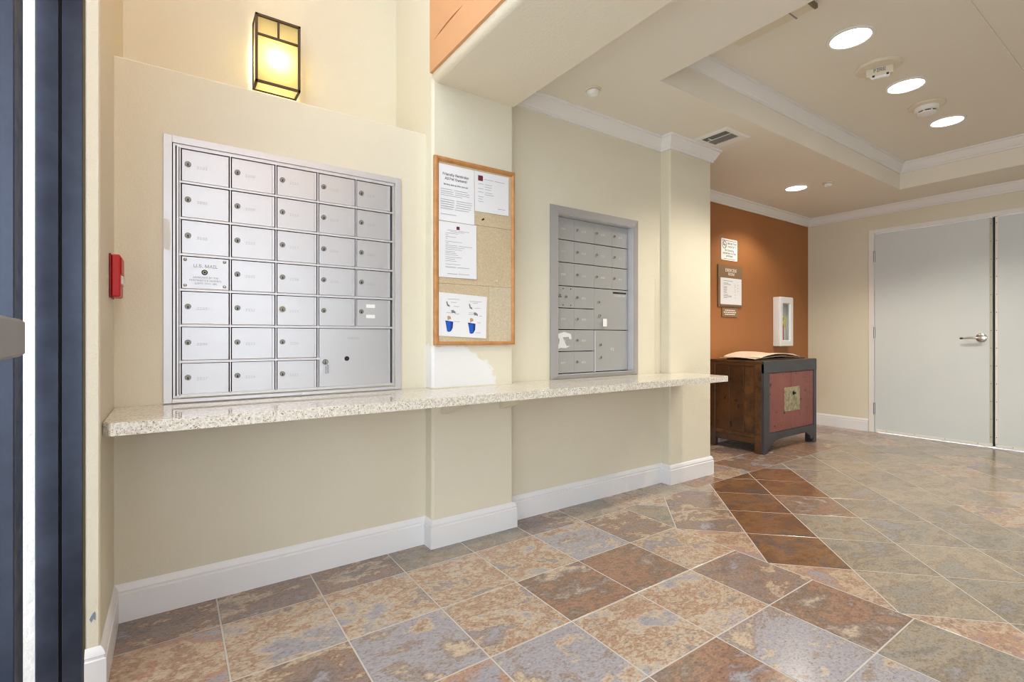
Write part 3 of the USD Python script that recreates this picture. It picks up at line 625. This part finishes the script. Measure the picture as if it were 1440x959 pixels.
for du, dv in ((0, 0), (.465, .012)):
    F_ = lambda pts: flat(put, [(u + du, v + dv) for u, v in pts])
    part(t, 'bin_picture', MB().add(F_([(.145, .665), (.25, .665), (.245, .885), (.215, .9), (.18, .88)])), 'ink_blue')
    part(t, 'bin_picture', MB().add(F_([(.248, .665), (.298, .67), (.292, .80), (.262, .87), (.246, .885)])).add(F_([(.14, .64), (.30, .655), (.30, .68), (.14, .667)])), 'ink_blue_dark')
    part(t, 'dog_picture', MB().add(F_([(.15, .21), (.17, .19), (.185, .26), (.22, .28), (.225, .32), (.17, .30)])).add(F_([(.25, .40), (.29, .38), (.34, .42), (.345, .47), (.31, .45), (.27, .46)])), 'ink_grey')
    part(t, 'hand_picture', MB().add(F_([(.18, .54), (.215, .525), (.25, .55), (.25, .60), (.21, .61), (.19, .64), (.185, .59)])), 'ink_tan')
part(t, 'print', lines(put, [(.18, .42, .14), (.24, .36, .21), (.3, .42, .3), (.16, .27, .46), (.35, .42, .47), (.31, .43, .65), (.62, .88, .15), (.7, .8, .185), (.74, .86, .3), (.62, .72, .42), (.62, .72, .46), (.84, .9, .48), (.8, .88, .64), (.78, .88, .88)]), 'ink_light')
def pin(x, z, mat, label):
    single('push_pin', lathe([(0, 0), (.0045, 0), (.0045, .002), (.0025, .004), (.003, .009), (.0045, .010), (.0045, .012), (0, .0125)], (x, YC + .0004, z), (0, -1, 0), 14), mat, label, 'push pin', smooth=30, group='push pins in the cork board')
pin(1.323, 1.636, 'keyway', 'black push pin in the cork just below the letterhead page')
pin(1.404, 1.322, 'fixture_cream', 'pale push pin in bare cork right of the middle page')

# ------------------------------------------------------------------ lantern
ln = thing('wall_lantern', 'lit craftsman wall lantern with dark bronze bars and cream glass above the large mailboxes', 'wall lamp', (.416, YU, 2.2))
x0, x1, z0, z1, y0, y1 = .318, .514, 2.212, 2.530, 2.54, 2.645
fw = .011
m = MB()
for x in (x0, x1 - fw):
    for y in (y0, y1 - fw): m.box(x, x + fw, y, y + fw, z0, z1, bev=.001)
for z in (z0, z1 - fw):
    for y in (y0, y1 - fw): m.box(x0, x1, y, y + fw, z, z + fw, bev=.001)
    for x in (x0, x1 - fw): m.box(x, x + fw, y0, y1, z, z + fw, bev=.001)
part(ln, 'frame', m, 'lantern_bronze')
zm = 2.436
part(ln, 'glazing_bar', boxmesh(x0 + fw, x1 - fw, y0 + .001, y0 + .009, zm - .005, zm + .005, bev=.001), 'lantern_bronze')
part(ln, 'glazing_bar', boxmesh(.412, .421, y0 + .001, y0 + .009, zm + .005, z1 - fw, bev=.001), 'lantern_bronze')
part(ln, 'back_plate', boxmesh(x0 + .03, x1 - .03, y1, YU - .0005, z0 + .04, z1 - .04, bev=.002), 'lantern_bronze')
part(ln, 'glass_panel', boxmesh(x0 + fw, x1 - fw, y0 + .010, y0 + .0125, z0 + fw, z1 - fw), 'art_glass')
for x in (x0 + .004, x1 - .007): part(ln, 'glass_panel', boxmesh(x, x + .003, y0 + fw, y1 - fw, z0 + fw, z1 - fw), 'art_glass')
part(ln, 'glass_panel', boxmesh(x0 + fw, x1 - fw, y0 + fw, y1 - fw, z0 + .003, z0 + .0055), 'art_glass', label='white glowing bottom panel')
part(ln, 'bulb', trimesh.creation.icosphere(2, .02).apply_translation((.416, 2.597, 2.345)), 'bulb_glow', smooth=True)
lt = UsdLux.SphereLight.Define(stage, ln + '/light'); lt.CreateRadiusAttr(.024); lt.CreateColorAttr(Gf.Vec3f(1.0, .9, .7)); lt.CreateIntensityAttr(46.0)
lt.AddTranslateOp().Set(Gf.Vec3d(0, 2.597 - YU, 2.345 - 2.2))

# ------------------------------------------------------------------ fire pull station
fp = thing('fire_pull_station', 'red fire alarm pull box on the return wall above the counter end', 'fire alarm', (XL, 2.145, 1.16))
part(fp, 'back_box', boxmesh(XL + .0005, XL + .006, 2.088, 2.203, 1.160, 1.306, bev=.001), 'fire_red_dark')
part(fp, 'body', boxmesh(XL + .006, XL + .030, 2.090, 2.200, 1.163, 1.304, bev=.004), 'fire_red')
part(fp, 'handle', boxmesh(XL + .030, XL + .036, 2.100, 2.190, 1.205, 1.235, bev=.002), 'fixture_white')
part(fp, 'cover', boxmesh(XL + .030, XL + .0335, 2.096, 2.194, 1.240, 1.296, bev=.0015), 'fire_red')

# ------------------------------------------------------------------ ceiling fixtures
def downlight(x, y, z, r, label, spot=0.0):
    t = thing('recessed_light', label, 'ceiling light', (x, y, z), 'recessed ceiling lights')
    part(t, 'trim_ring', lathe([(r * .84, 0.001), (r, 0.001), (r, -.004), (r * .96, -.008), (r * .86, -.008), (r * .83, -.004), (r * .84, 0.001)], (x, y, z), (0, 0, 1), 40), 'fixture_white', smooth=40)
    part(t, 'lens', lathe([(0, -.0045), (r * .835, -.0045), (r * .835, -.0015), (0, -.0015), (0, -.0045)], (x, y, z), (0, 0, 1), 40), 'lens_glow')
    if spot:
        s = UsdLux.SphereLight.Define(stage, t + '/light'); s.CreateRadiusAttr(.03); s.CreateIntensityAttr(spot); s.CreateColorAttr(Gf.Vec3f(1, .9, .74) if z < 3 else Gf.Vec3f(1, .97, .92))
        s.AddTranslateOp().Set(Gf.Vec3d(0, 0, -.045))
        sh = UsdLux.ShapingAPI.Apply(s.GetPrim()); sh.CreateShapingConeAngleAttr(62.0 if z > 2.5 else 66.0); sh.CreateShapingConeSoftnessAttr(.5)
downlight(3.042, 1.155, ZT, .112, 'round recessed light in the ceiling tray, nearest and largest of the three there', 1000.0)
downlight(3.916, 1.170, ZT, .112, 'round recessed light in the ceiling tray, between the alarm strobe and the smoke detector', 1000.0)
downlight(4.818, 1.186, ZT, .112, 'round recessed light in the ceiling tray, farthest of the three there', 1000.0)
downlight(4.81, 2.275, ZC, .103, 'round recessed light in the lower ceiling in front of the terracotta wall', 420.0)
downlight(-.12, 1.02, ZU, .10, 'round recessed light in the high entrance ceiling, above the counter', 850.0)
downlight(.30, -.70, ZU, .10, 'round recessed light in the high entrance ceiling, behind the viewer', 700.0)
fa = thing('alarm_strobe', 'cream ceiling alarm strobe lettered FIRE, between the two nearer tray lights', 'fire alarm', (3.51, 1.185, ZT))
part(fa, 'base_plate', lathe([(0, 0.0005), (.116, 0.0005), (.116, -.006), (.108, -.014), (.07, -.018), (0, -.018)], (3.51, 1.185, ZT), (0, 0, 1), 40), 'fixture_cream', smooth=30)
blk = boxmesh(-.022, .022, -.066, .066, -.064, -.016, bev=.004)
ROT = trimesh.transformations.rotation_matrix(.35, (0, 0, 1))
def at_strobe(m): m = m.copy(); m.apply_transform(ROT); m.apply_translation((3.50, 1.175, ZT)); return m
part(fa, 'strobe_body', at_strobe(blk), 'fixture_cream')
tx = meshkit.text_mesh('FIRE', .020, .001, True); tx.apply_translation((-(tx.bounds[0][0] + tx.bounds[1][0]) / 2, 0, 0))
tx.apply_transform(np.array([[0, 0, -1, -.0221], [-1, 0, 0, 0], [0, 1, 0, -.044], [0, 0, 0, 1]], float))
part(fa, 'lettering', at_strobe(tx), 'ink_grey')
part(fa, 'lens', at_strobe(hull([(sx * a, sy * b, z) for sx in (-1, 1) for sy in (-1, 1) for a, b, z in ((.016, .05, -.063), (.010, .040, -.078))])), 'fixture_white')
for sy in (-.038, .03): part(fa, 'socket', at_strobe(boxmesh(-.0235, -.010, sy - .006, sy + .006, -.069, -.060, bev=.002)), 'dark_gap')
sd = thing('smoke_detector', 'round white smoke detector with a dark slot in the ceiling tray', 'smoke detector', (4.373, 1.188, ZT))
c = (4.373, 1.188, ZT)
part(sd, 'base_plate', lathe([(0, .0005), (.105, .0005), (.105, -.008), (.09, -.016), (0, -.016)], c, (0, 0, 1), 40), 'fixture_cream', smooth=30)
part(sd, 'body', lathe([(0, -.015), (.070, -.015), (.068, -.040), (.058, -.046), (0, -.046)], c, (0, 0, 1), 40), 'fixture_white', smooth=30)
part(sd, 'slot_ring', lathe([(0, -.0455), (.054, -.0455), (.054, -.054), (0, -.054)], c, (0, 0, 1), 32), 'keyway')
for k in range(8):
    a = k * math.pi / 4; m = boxmesh(.05, .058, -.004, .004, -.056, -.044)
    m.apply_transform(trimesh.transformations.rotation_matrix(a, (0, 0, 1))); m.apply_translation(c); part(sd, 'rib', m, 'fixture_white')
part(sd, 'cap', lathe([(0, -.0535), (.057, -.0535), (.055, -.060), (.035, -.070), (0, -.073)], c, (0, 0, 1), 32), 'fixture_white', smooth=30)
def dome_cover(x, y, r, label, deep):
    t = thing('sprinkler', label, 'sprinkler', (x, y, ZC), 'ceiling sprinkler covers')
    part(t, 'escutcheon', lathe([(0, .0005), (r, .0005), (r, -.004), (r * .9, -.008), (0, -.008)], (x, y, ZC), (0, 0, 1), 28), 'fixture_cream', smooth=30)
    part(t, 'cover_plate', lathe([(0, -.008), (r * .78, -.010), (r * .8, -.016), (r * .6, -.016 - deep * .7), (r * .3, -.016 - deep), (0, -.016 - deep * 1.03)], (x, y, ZC), (0, 0, 1), 28), 'fixture_white', smooth=30)
dome_cover(1.957, 2.024, .046, 'white domed ceiling sprinkler cover between the beam and the air vent', .024)
dome_cover(4.906, 2.04, .05, 'small white ceiling sprinkler cover beside the light before the terracotta wall', .02)
av = thing('air_vent', 'white ceiling air vent with dark louvres near the column', 'vent', (3.175, 2.0, ZC))
part(av, 'frame', MB().add(man(hull([(x, y, z) for x, y, z in [(3.03, 1.872, ZC + .0005), (3.325, 1.872, ZC + .0005), (3.03, 2.125, ZC + .0005), (3.325, 2.125, ZC + .0005), (3.045, 1.887, ZC - .008), (3.31, 1.887, ZC - .008), (3.045, 2.11, ZC - .008), (3.31, 2.11, ZC - .008)]])) - man(boxmesh(3.072, 3.232, 1.908, 2.092, ZC - .1, ZC - .001))), 'fixture_white')
part(av, 'duct', boxmesh(3.073, 3.231, 1.909, 2.091, ZC - .0012, ZC + .0002), 'keyway')
part(av, 'divider', boxmesh(3.136, 3.142, 1.908, 2.092, ZC - .009, ZC - .001), 'fixture_white')
for k in range(13):
    yy = 1.918 + k * .0138
    m = boxmesh(3.142, 3.232, -.0008, .0008, -.0035, .0035); m.apply_transform(trimesh.transformations.rotation_matrix(.6, (1, 0, 0))); m.apply_translation((0, yy, ZC - .0055)); part(av, 'louvre', m, 'interior_grey')
for k in range(5):
    xx = 3.082 + k * .0115
    m = boxmesh(-.0007, .0007, 1.908, 2.092, -.0035, .0035); m.apply_transform(trimesh.transformations.rotation_matrix(.5, (0, 1, 0))); m.apply_translation((xx, 0, ZC - .0055)); part(av, 'louvre', m, 'interior_grey')
part(av, 'lever', boxmesh(3.086, 3.136, 2.045, 2.051, ZC - .014, ZC - .009, bev=.001), 'fixture_white')
cs = thing('ceiling_strip', 'slim off-white strip fixture on the tray ceiling beside its near edge', 'light fixture', (2.56, 1.33, ZT))
part(cs, 'housing', boxmesh(2.53, 2.598, 1.142, 1.53, ZT - .020, ZT + .0005, bev=.003), 'fixture_cream')
part(cs, 'end_plate', boxmesh(2.525, 2.600, 1.128, 1.142, ZT - .022, ZT + .0005, bev=.001), 'weatherstrip')
part(cs, 'cover_clip', boxmesh(2.526, 2.602, 1.225, 1.231, ZT - .0225, ZT - .0005), 'interior_grey')

# ------------------------------------------------------------------ double doors in the far wall
tf = thing('trim_3', 'white metal frame around the double doors', 'door frame', (XF, 1.2, 0), kind=S)
FX0, FX1 = XF - .012, XF + .10
part(tf, 'jamb', boxmesh(FX0, FX1, 2.146, 2.196, 0, 2.185, bev=.002), 'trim_white'); part(tf, 'jamb', boxmesh(FX0, FX1, .204, .254, 0, 2.185, bev=.002), 'trim_white')
part(tf, 'head', boxmesh(FX0, FX1, .254, 2.146, 2.141, 2.185, bev=.002), 'trim_white')
def leaf_door(name, y0, y1, label, handle):
    t = thing(name, label, 'door', (XF, (y0 + y1) / 2, 0), kind=S)
    xf = XF - .002
    part(t, 'leaf', boxmesh(xf, xf + .045, y0, y1, .007, 2.136, bev=.0015), 'door_white')
    part(t, 'sweep', boxmesh(xf - .004, xf, y0 + .005, y1 - .01, .009, .034, bev=.001), 'fixture_white')
    e = y0 if handle else y1
    s = 1 if handle else -1
    part(t, 'edge_strip', boxmesh(xf - .004, xf, e, e + s * .020, .045, 2.132, bev=.0008), 'weatherstrip_light' if handle else 'fixture_white')
    for k in range(13): part(t, 'screw', disc(.0035, .0015, (xf - .004, e + s * .010, .10 + k * .165), (-1, 0, 0), 10), 'dark_gap')
    for k in range(4): part(t, 'screw', disc(.0035, .0015, (xf - .004, y0 + .1 + k * .24, .028), (-1, 0, 0), 10), 'dark_gap')
    if handle:
        h = part(t, 'lever_handle', MB().add(tube([(xf - .012, 1.295, 1.018), (xf - .055, 1.295, 1.018)], .012, 14)).add(tube([(xf - .055, 1.295, 1.018), (xf - .06, 1.35, 1.020), (xf - .058, 1.405, 1.016)], .0095, 14)), 'chrome', smooth=40, label='chrome lever handle')
        part(h, 'rose', lathe([(0, 0), (.042, 0), (.040, .006), (.030, .013), (0, .014)], (xf, 1.290, 1.02), (-1, 0, 0), 28), 'chrome', smooth=35)
        part(h, 'tip', tube([(xf - .058, 1.405, 1.016), (xf - .056, 1.425, 1.015)], .0088, 12), 'dark_gap', smooth=40)
        for z in (1.895, 1.075, .257): part(t, 'hinge', MB().add(disc(.008, .122, (xf - .008, y1 + .004, z - .061), (0, 0, 1), 14)).box(xf - .002, xf + .002, y1 - .006, y1 + .012, z - .06, z + .06), 'steel', smooth=30)
look('weatherstrip_light', lin(190, 192, 176), 0.5)
leaf_door('door_1', 1.214, 2.141, 'white left door of the double doors with a chrome lever and three hinges', True)
leaf_door('door_2', .259, 1.196, 'white right door of the double doors, cut off by the picture edge', False)
part('/World/trim_3', 'astragal', boxmesh(XF + .035, XF + .05, 1.190, 1.220, .01, 2.14), 'keyway', label='dark rubber gap between the doors')

# ------------------------------------------------------------------ signs on the terracotta wall
def rounded(x0, x1, z0, z1, r): return sbox(x0 + r, z0 + r, x1 - r, z1 - r).buffer(r, 6)
def plate(pg, d, y): return up_wall(trimesh.creation.extrude_polygon(pg, d, engine='earcut'), 0, y, 0)
yA = YA - .0006
s1 = thing('smoking_sign', 'white no-smoking notice at the top of the terracotta wall', 'sign', (4.6, YA, 1.793))
part(s1, 'board', plate(rounded(4.457, 4.743, 1.793, 2.008, .014), .003, yA), 'label_white')
ys = yA - .0028
part(s1, 'symbol', MB().add(lathe([(.031, 0), (.038, 0), (.038, .0006), (.031, .0006), (.031, 0)], (4.514, ys, 1.945), (0, -1, 0), 28)).add(up_wall(hull([(a, b, z) for a, b in ((-.026, .020), (-.020, .026), (.026, -.020), (.020, -.026)) for z in (0, .0006)]), 4.514, ys, 1.945)).box(4.49, 4.538, ys - .0005, ys, 1.941, 1.949), 'ink_grey', label='crossed-out cigarette symbol')
part(s1, 'lettering', MB().add(text('SMOKE FREE', .020, 4.646, ys, 1.952, bold=True, squeeze=.95)).add(text('PROPERTY', .020, 4.646, ys, 1.920, bold=True)).add(text('No Smoking', .020, 4.60, ys, 1.883, bold=True)).add(text('anywhere on the', .020, 4.60, ys, 1.855, bold=True, squeeze=1.05)).add(text('premises', .020, 4.60, ys, 1.828, bold=True)), 'ink_grey')
part(s1, 'border', boxmesh(4.470, 4.73, ys - .0004, ys, 1.986, 1.990), 'ink_maroon'); part(s1, 'border', boxmesh(4.50, 4.70, ys - .0004, ys, 1.806, 1.809), 'ink_maroon')
s2 = thing('room_plaque', 'taupe EXERCISE ROOM plaque holding a printed white page, on the terracotta wall', 'sign', (4.605, YA, 1.326))
part(s2, 'back_board', plate(sbox(4.397, 1.326, 4.813, 1.742), .012, yA), 'plaque_taupe')
ys = yA - .0118
part(s2, 'lettering', MB().add(text('EXERCISE', .029, 4.615, ys, 1.679, bold=True, squeeze=1.05)).add(text('ROOM', .026, 4.617, ys, 1.643, bold=True)), 'plaque_text')
part(s2, 'page', plate(sbox(4.430, 1.351, 4.799, 1.615), .002, ys), 'paper')
y_ = ys - .0021
m = MB()
for u0, u1, v in [(.14, .58, 1.586), (.14, .36, 1.563), (.14, .48, 1.551), (.14, .3, 1.528), (.14, .3, 1.516), (.14, .3, 1.504), (.14, .3, 1.492), (.14, .28, 1.48), (.14, .3, 1.468), (.14, .36, 1.45), (.14, .52, 1.438), (.14, .52, 1.428), (.14, .3, 1.418), (.66, .70, 1.55), (.66, .70, 1.53), (.66, .70, 1.50), (.66, .70, 1.48), (.66, .70, 1.45), (.66, .70, 1.42), (.8, .84, 1.55), (.8, .84, 1.52), (.8, .84, 1.49)]:
    m.box(4.430 + .369 * u0, 4.430 + .369 * u1, y_, y_ + .0003, v - .003, v + .003)
part(s2, 'print', m, 'ink_light')
part(s2, 'page_lip', plate(sbox(4.425, 1.338, 4.805, 1.352), .006, ys), 'plaque_taupe')
s3 = thing('small_plaque', 'small taupe plaque with three lines of pale lettering below the larger plaque', 'sign', (4.597, YA, 1.229))
part(s3, 'board', plate(rounded(4.463, 4.731, 1.229, 1.318, .008), .010, yA), 'plaque_taupe')
m = MB()
for a, b, z in ((4.510, 4.690, 1.294), (4.490, 4.710, 1.274), (4.510, 4.690, 1.254)): 
    for q in range(6): m.box(a + (b - a) * q / 6, a + (b - a) * (q + .82) / 6, yA - .0108, yA - .0099, z - .0055, z + .0055)
part(s3, 'lettering', m, 'plaque_text')

# ------------------------------------------------------------------ extinguisher cabinet
ec = thing('extinguisher_cabinet', 'white fire extinguisher cabinet with a tall window above the chest', 'fire cabinet', (5.588, YA, .926))
ex0, ex1, ez0, ez1, yf = 5.442, 5.735, .926, 1.466, 2.742
wx0, wx1, wz0, wz1 = 5.510, 5.667, .994, 1.392
sh = man(boxmesh(ex0, ex1, yf + .018, YA - .0006, ez0, ez1, bev=.004)) - man(boxmesh(ex0 + .012, ex1 - .012, yf, YA - .008, ez0 + .012, ez1 - .012))
part(ec, 'box', sh, 'cabinet_white')
part(ec, 'door', man(boxmesh(ex0 - .002, ex1 + .002, yf, yf + .018, ez0 - .002, ez1 + .002, bev=.008)) - man(hull([q for i_ in (0, 1) for k_ in (0, 1) for q in (((wx0 - .012, wx1 + .012)[i_], yf - .001, (wz0 - .012, wz1 + .012)[k_]), ((wx0, wx1)[i_], yf + .02, (wz0, wz1)[k_]))])), 'cabinet_white')
part(ec, 'window_pane', boxmesh(wx0 - .002, wx1 + .002, yf + .013, yf + .016, wz0 - .002, wz1 + .002), 'pane_glass')
part(ec, 'back_panel', boxmesh(ex0 + .013, ex1 - .013, YA - .0115, YA - .0085, ez0 + .013, ez1 - .013), 'cabinet_white')
fe = thing('fire_extinguisher', 'red fire extinguisher with a yellow tag behind the cabinet window', 'fire extinguisher', (5.585, 2.787, .94))
part(fe, 'cylinder', lathe([(0, 0), (.019, 0), (.0205, .008), (.0205, .20), (.016, .23), (.008, .245), (0, .246)], (5.565, 2.787, .94), (0, 0, 1), 24), 'fire_red', smooth=35)
part(fe, 'valve', MB().add(disc(.009, .03, (5.565, 2.787, 1.185), (0, 0, 1), 14)).box(5.54, 5.61, 2.781, 2.793, 1.215, 1.223, bev=.002).box(5.545, 5.615, 2.781, 2.793, 1.232, 1.239, bev=.002), 'dark_gap')
part(fe, 'tag', boxmesh(5.565, 5.61, 2.7625, 2.764, 1.13, 1.26), 'tag_yellow', label='yellow inspection tag')

# ------------------------------------------------------------------ old chest
ch = thing('chest', 'worn antique chest with red doors, charcoal front and brown plank side against the terracotta wall', 'chest', (4.73, 2.53, 0))
cx0, cx1, cy0, cy1, cz = 4.238, 5.212, 2.274, 2.800, .818
lw = .085
part(ch, 'top_board', MB().box(cx0 + .002, cx1 - .002, cy0 + .004, cy1, cz - .024, cz, bev=.004), 'chest_wood_light')
part(ch, 'leg', MB().box(cx0, cx0 + lw * .55, cy0 + .022, cy0 + .085, 0, cz - .024, bev=.004), 'chest_wood_light')
part(ch, 'leg', MB().box(cx0, cx0 + .05, cy1 - .06, cy1, 0, cz - .024, bev=.004), 'chest_wood')
part(ch, 'leg', MB().box(cx1 - .05, cx1, cy1 - .06, cy1, 0, cz - .024, bev=.004), 'chest_wood')
part(ch, 'leg', MB().box(cx1 - .05, cx1, cy0 + .022, cy0 + .085, 0, cz - .024, bev=.004), 'chest_grey')
# charcoal front frame: stiles run down as legs, apron with a shallow arch
part(ch, 'front_stile', hull([(cx0, cy0, 0), (cx0 + .05, cy0, 0), (cx0, cy0, cz - .03), (cx0 + .098, cy0, cz - .03), (cx0 + .098, cy0, .16), (cx0 + .098, cy0, .10)] + [(cx0, cy0 + .022, 0), (cx0 + .05, cy0 + .022, 0), (cx0, cy0 + .022, cz - .03), (cx0 + .098, cy0 + .022, cz - .03), (cx0 + .098, cy0 + .022, .10)]), 'chest_grey')
part(ch, 'front_stile', boxmesh(cx1 - .055, cx1, cy0, cy0 + .022, 0, cz - .03, bev=.003), 'chest_grey')
part(ch, 'front_rail', boxmesh(cx0, cx1, cy0 - .002, cy0 + .022, .708, cz - .002, bev=.003), 'chest_grey')
ap = Polygon([(cx0 + .05, .175), (cx1 - .05, .175), (cx1 - .05, .03), (cx1 - .075, .05), (cx1 - .085, .035), (cx1 - .11, .045), (cx1 - .125, .075), (cx1 - .16, .09), (cx1 - .20, .112), (cx0 + .33, .112), (cx0 + .22, .105), (cx0 + .16, .085), (cx0 + .11, .05), (cx0 + .05, 0.0)])
part(ch, 'apron', plate(ap, .018, cy0 + .021), 'chest_grey')
dx0, dx1, dm = cx0 + .098, cx1 - .055, 4.730
for a, b in ((dx0, dm - .002), (dm + .002, dx1)):
    dr = part(ch, 'door', boxmesh(a, b, cy0 + .006, cy0 + .024, .177, .708, bev=.003), 'chest_red', label='worn red painted door')
    if a == dx0: part(dr, 'lock_plate', boxmesh(4.600, dm - .0022, cy0 + .002, cy0 + .007, .345, .566, bev=.001), 'brass_old')
    else:
        part(dr, 'lock_plate', boxmesh(dm + .0022, 4.884, cy0 + .002, cy0 + .007, .345, .566, bev=.001), 'brass_old')
        part(dr, 'knob', lathe([(0, 0), (.018, 0), (.018, .004), (.008, .008), (.010, .018), (0, .022)], (4.762, cy0 + .002, .508), (0, -1, 0), 18), 'keyway', smooth=30)
for k, (a, b, mt) in enumerate(((cy0 + .085, 2.46, 'chest_wood_light'), (2.462, 2.60, 'chest_wood'), (2.602, cy1 - .06, 'chest_wood'))):
    part(ch, 'side_plank', boxmesh(cx0 + .010, cx0 + .026, a, b, .165, cz - .05, bev=.002), mt)
part(ch, 'side_rail', boxmesh(cx0 + .002, cx0 + .035, cy0 + .085, cy1 - .06, cz - .052, cz - .024, bev=.003), 'chest_wood')
part(ch, 'side_rail', boxmesh(cx0 - .002, cx0 + .035, cy0 + .085, cy1 - .06, .135, .168, bev=.003), 'chest_wood_light')
part(ch, 'side_apron', hull([(x, y, z) for x in (cx0 + .006, cx0 + .03) for y, z in ((cy0 + .085, .136), (cy1 - .06, .136), (cy1 - .06, .075), (cy1 - .11, .105), (cy0 + .14, .105), (cy0 + .085, .085))]), 'chest_wood')
part(ch, 'side_panel', boxmesh(cx1 - .026, cx1 - .008, cy0 + .08, cy1 - .06, .165, cz - .03, bev=.002), 'chest_wood')
part(ch, 'back_panel', boxmesh(cx0 + .05, cx1 - .05, cy1 - .02, cy1 - .006, .15, cz - .03), 'chest_wood')
part(ch, 'bottom_board', boxmesh(cx0 + .03, cx1 - .03, cy0 + .03, cy1 - .02, .14, .158), 'chest_wood')
# on the chest
single('folder', MB().box(4.30, 5.10, 2.33, 2.66, cz + .0005, cz + .010, bev=.002), 'folder_dark', 'thin dark folder lying on the chest under the brown paper bag', 'folder')
def sheetmesh(x0, x1, y0, y1, f, n=16, th=.004):
    V, F = [], []
    for s in (0, 1):
        for a in range(n + 1):
            for b in range(n + 1):
                u, v = a / n, b / n; V.append((x0 + (x1 - x0) * u, y0 + (y1 - y0) * v, f(u, v) * (1 if s else 1) - (0 if s else th)))
    k = (n + 1) ** 2; g = lambda a, b: a * (n + 1) + b
    for a in range(n):
        for b in range(n):
            i, j, l, m_ = g(a, b), g(a + 1, b), g(a + 1, b + 1), g(a, b + 1)
            F += [[k + i, k + j, k + l], [k + i, k + l, k + m_], [i, l, j], [i, m_, l]]
    rim = [g(a, 0) for a in range(n)] + [g(n, b) for b in range(n)] + [g(a, n) for a in range(n, 0, -1)] + [g(0, b) for b in range(n, 0, -1)]
    for i, j in zip(rim, rim[1:] + rim[:1]): F += [[i, j, k + j], [i, k + j, k + i]]
    return trimesh.Trimesh(np.array(V), np.array(F), process=False)
zf = cz + .0105
pbag = thing('paper_bag', 'flattened brown kraft paper bag folded over on top of the chest', 'paper bag', (4.6, 2.48, zf))
part(pbag, 'lower_fold', sheetmesh(4.25, 4.80, 2.36, 2.70, lambda u, v: zf + .006 + .012 * u + .010 * math.sin(3 * v + u), th=.005), 'bag_kraft', smooth=35)
part(pbag, 'upper_fold', sheetmesh(4.30, 4.94, 2.335, 2.69, lambda u, v: zf + .016 + .040 * math.sin(math.pi * min(1, u * .95)) ** .8 * (0.75 + .25 * v) + .004 * math.sin(7 * v + 3 * u), th=.006), 'bag_kraft', smooth=35)
single('paper_sheet', sheetmesh(4.95, 5.09, 2.37, 2.64, lambda u, v: zf + .006 + .030 * (1 - u) ** .9 + .004 * math.sin(4 * v), th=.003), 'paper', 'crumpled white sheet sticking out from the right side of the paper bag', 'paper', smooth=35)
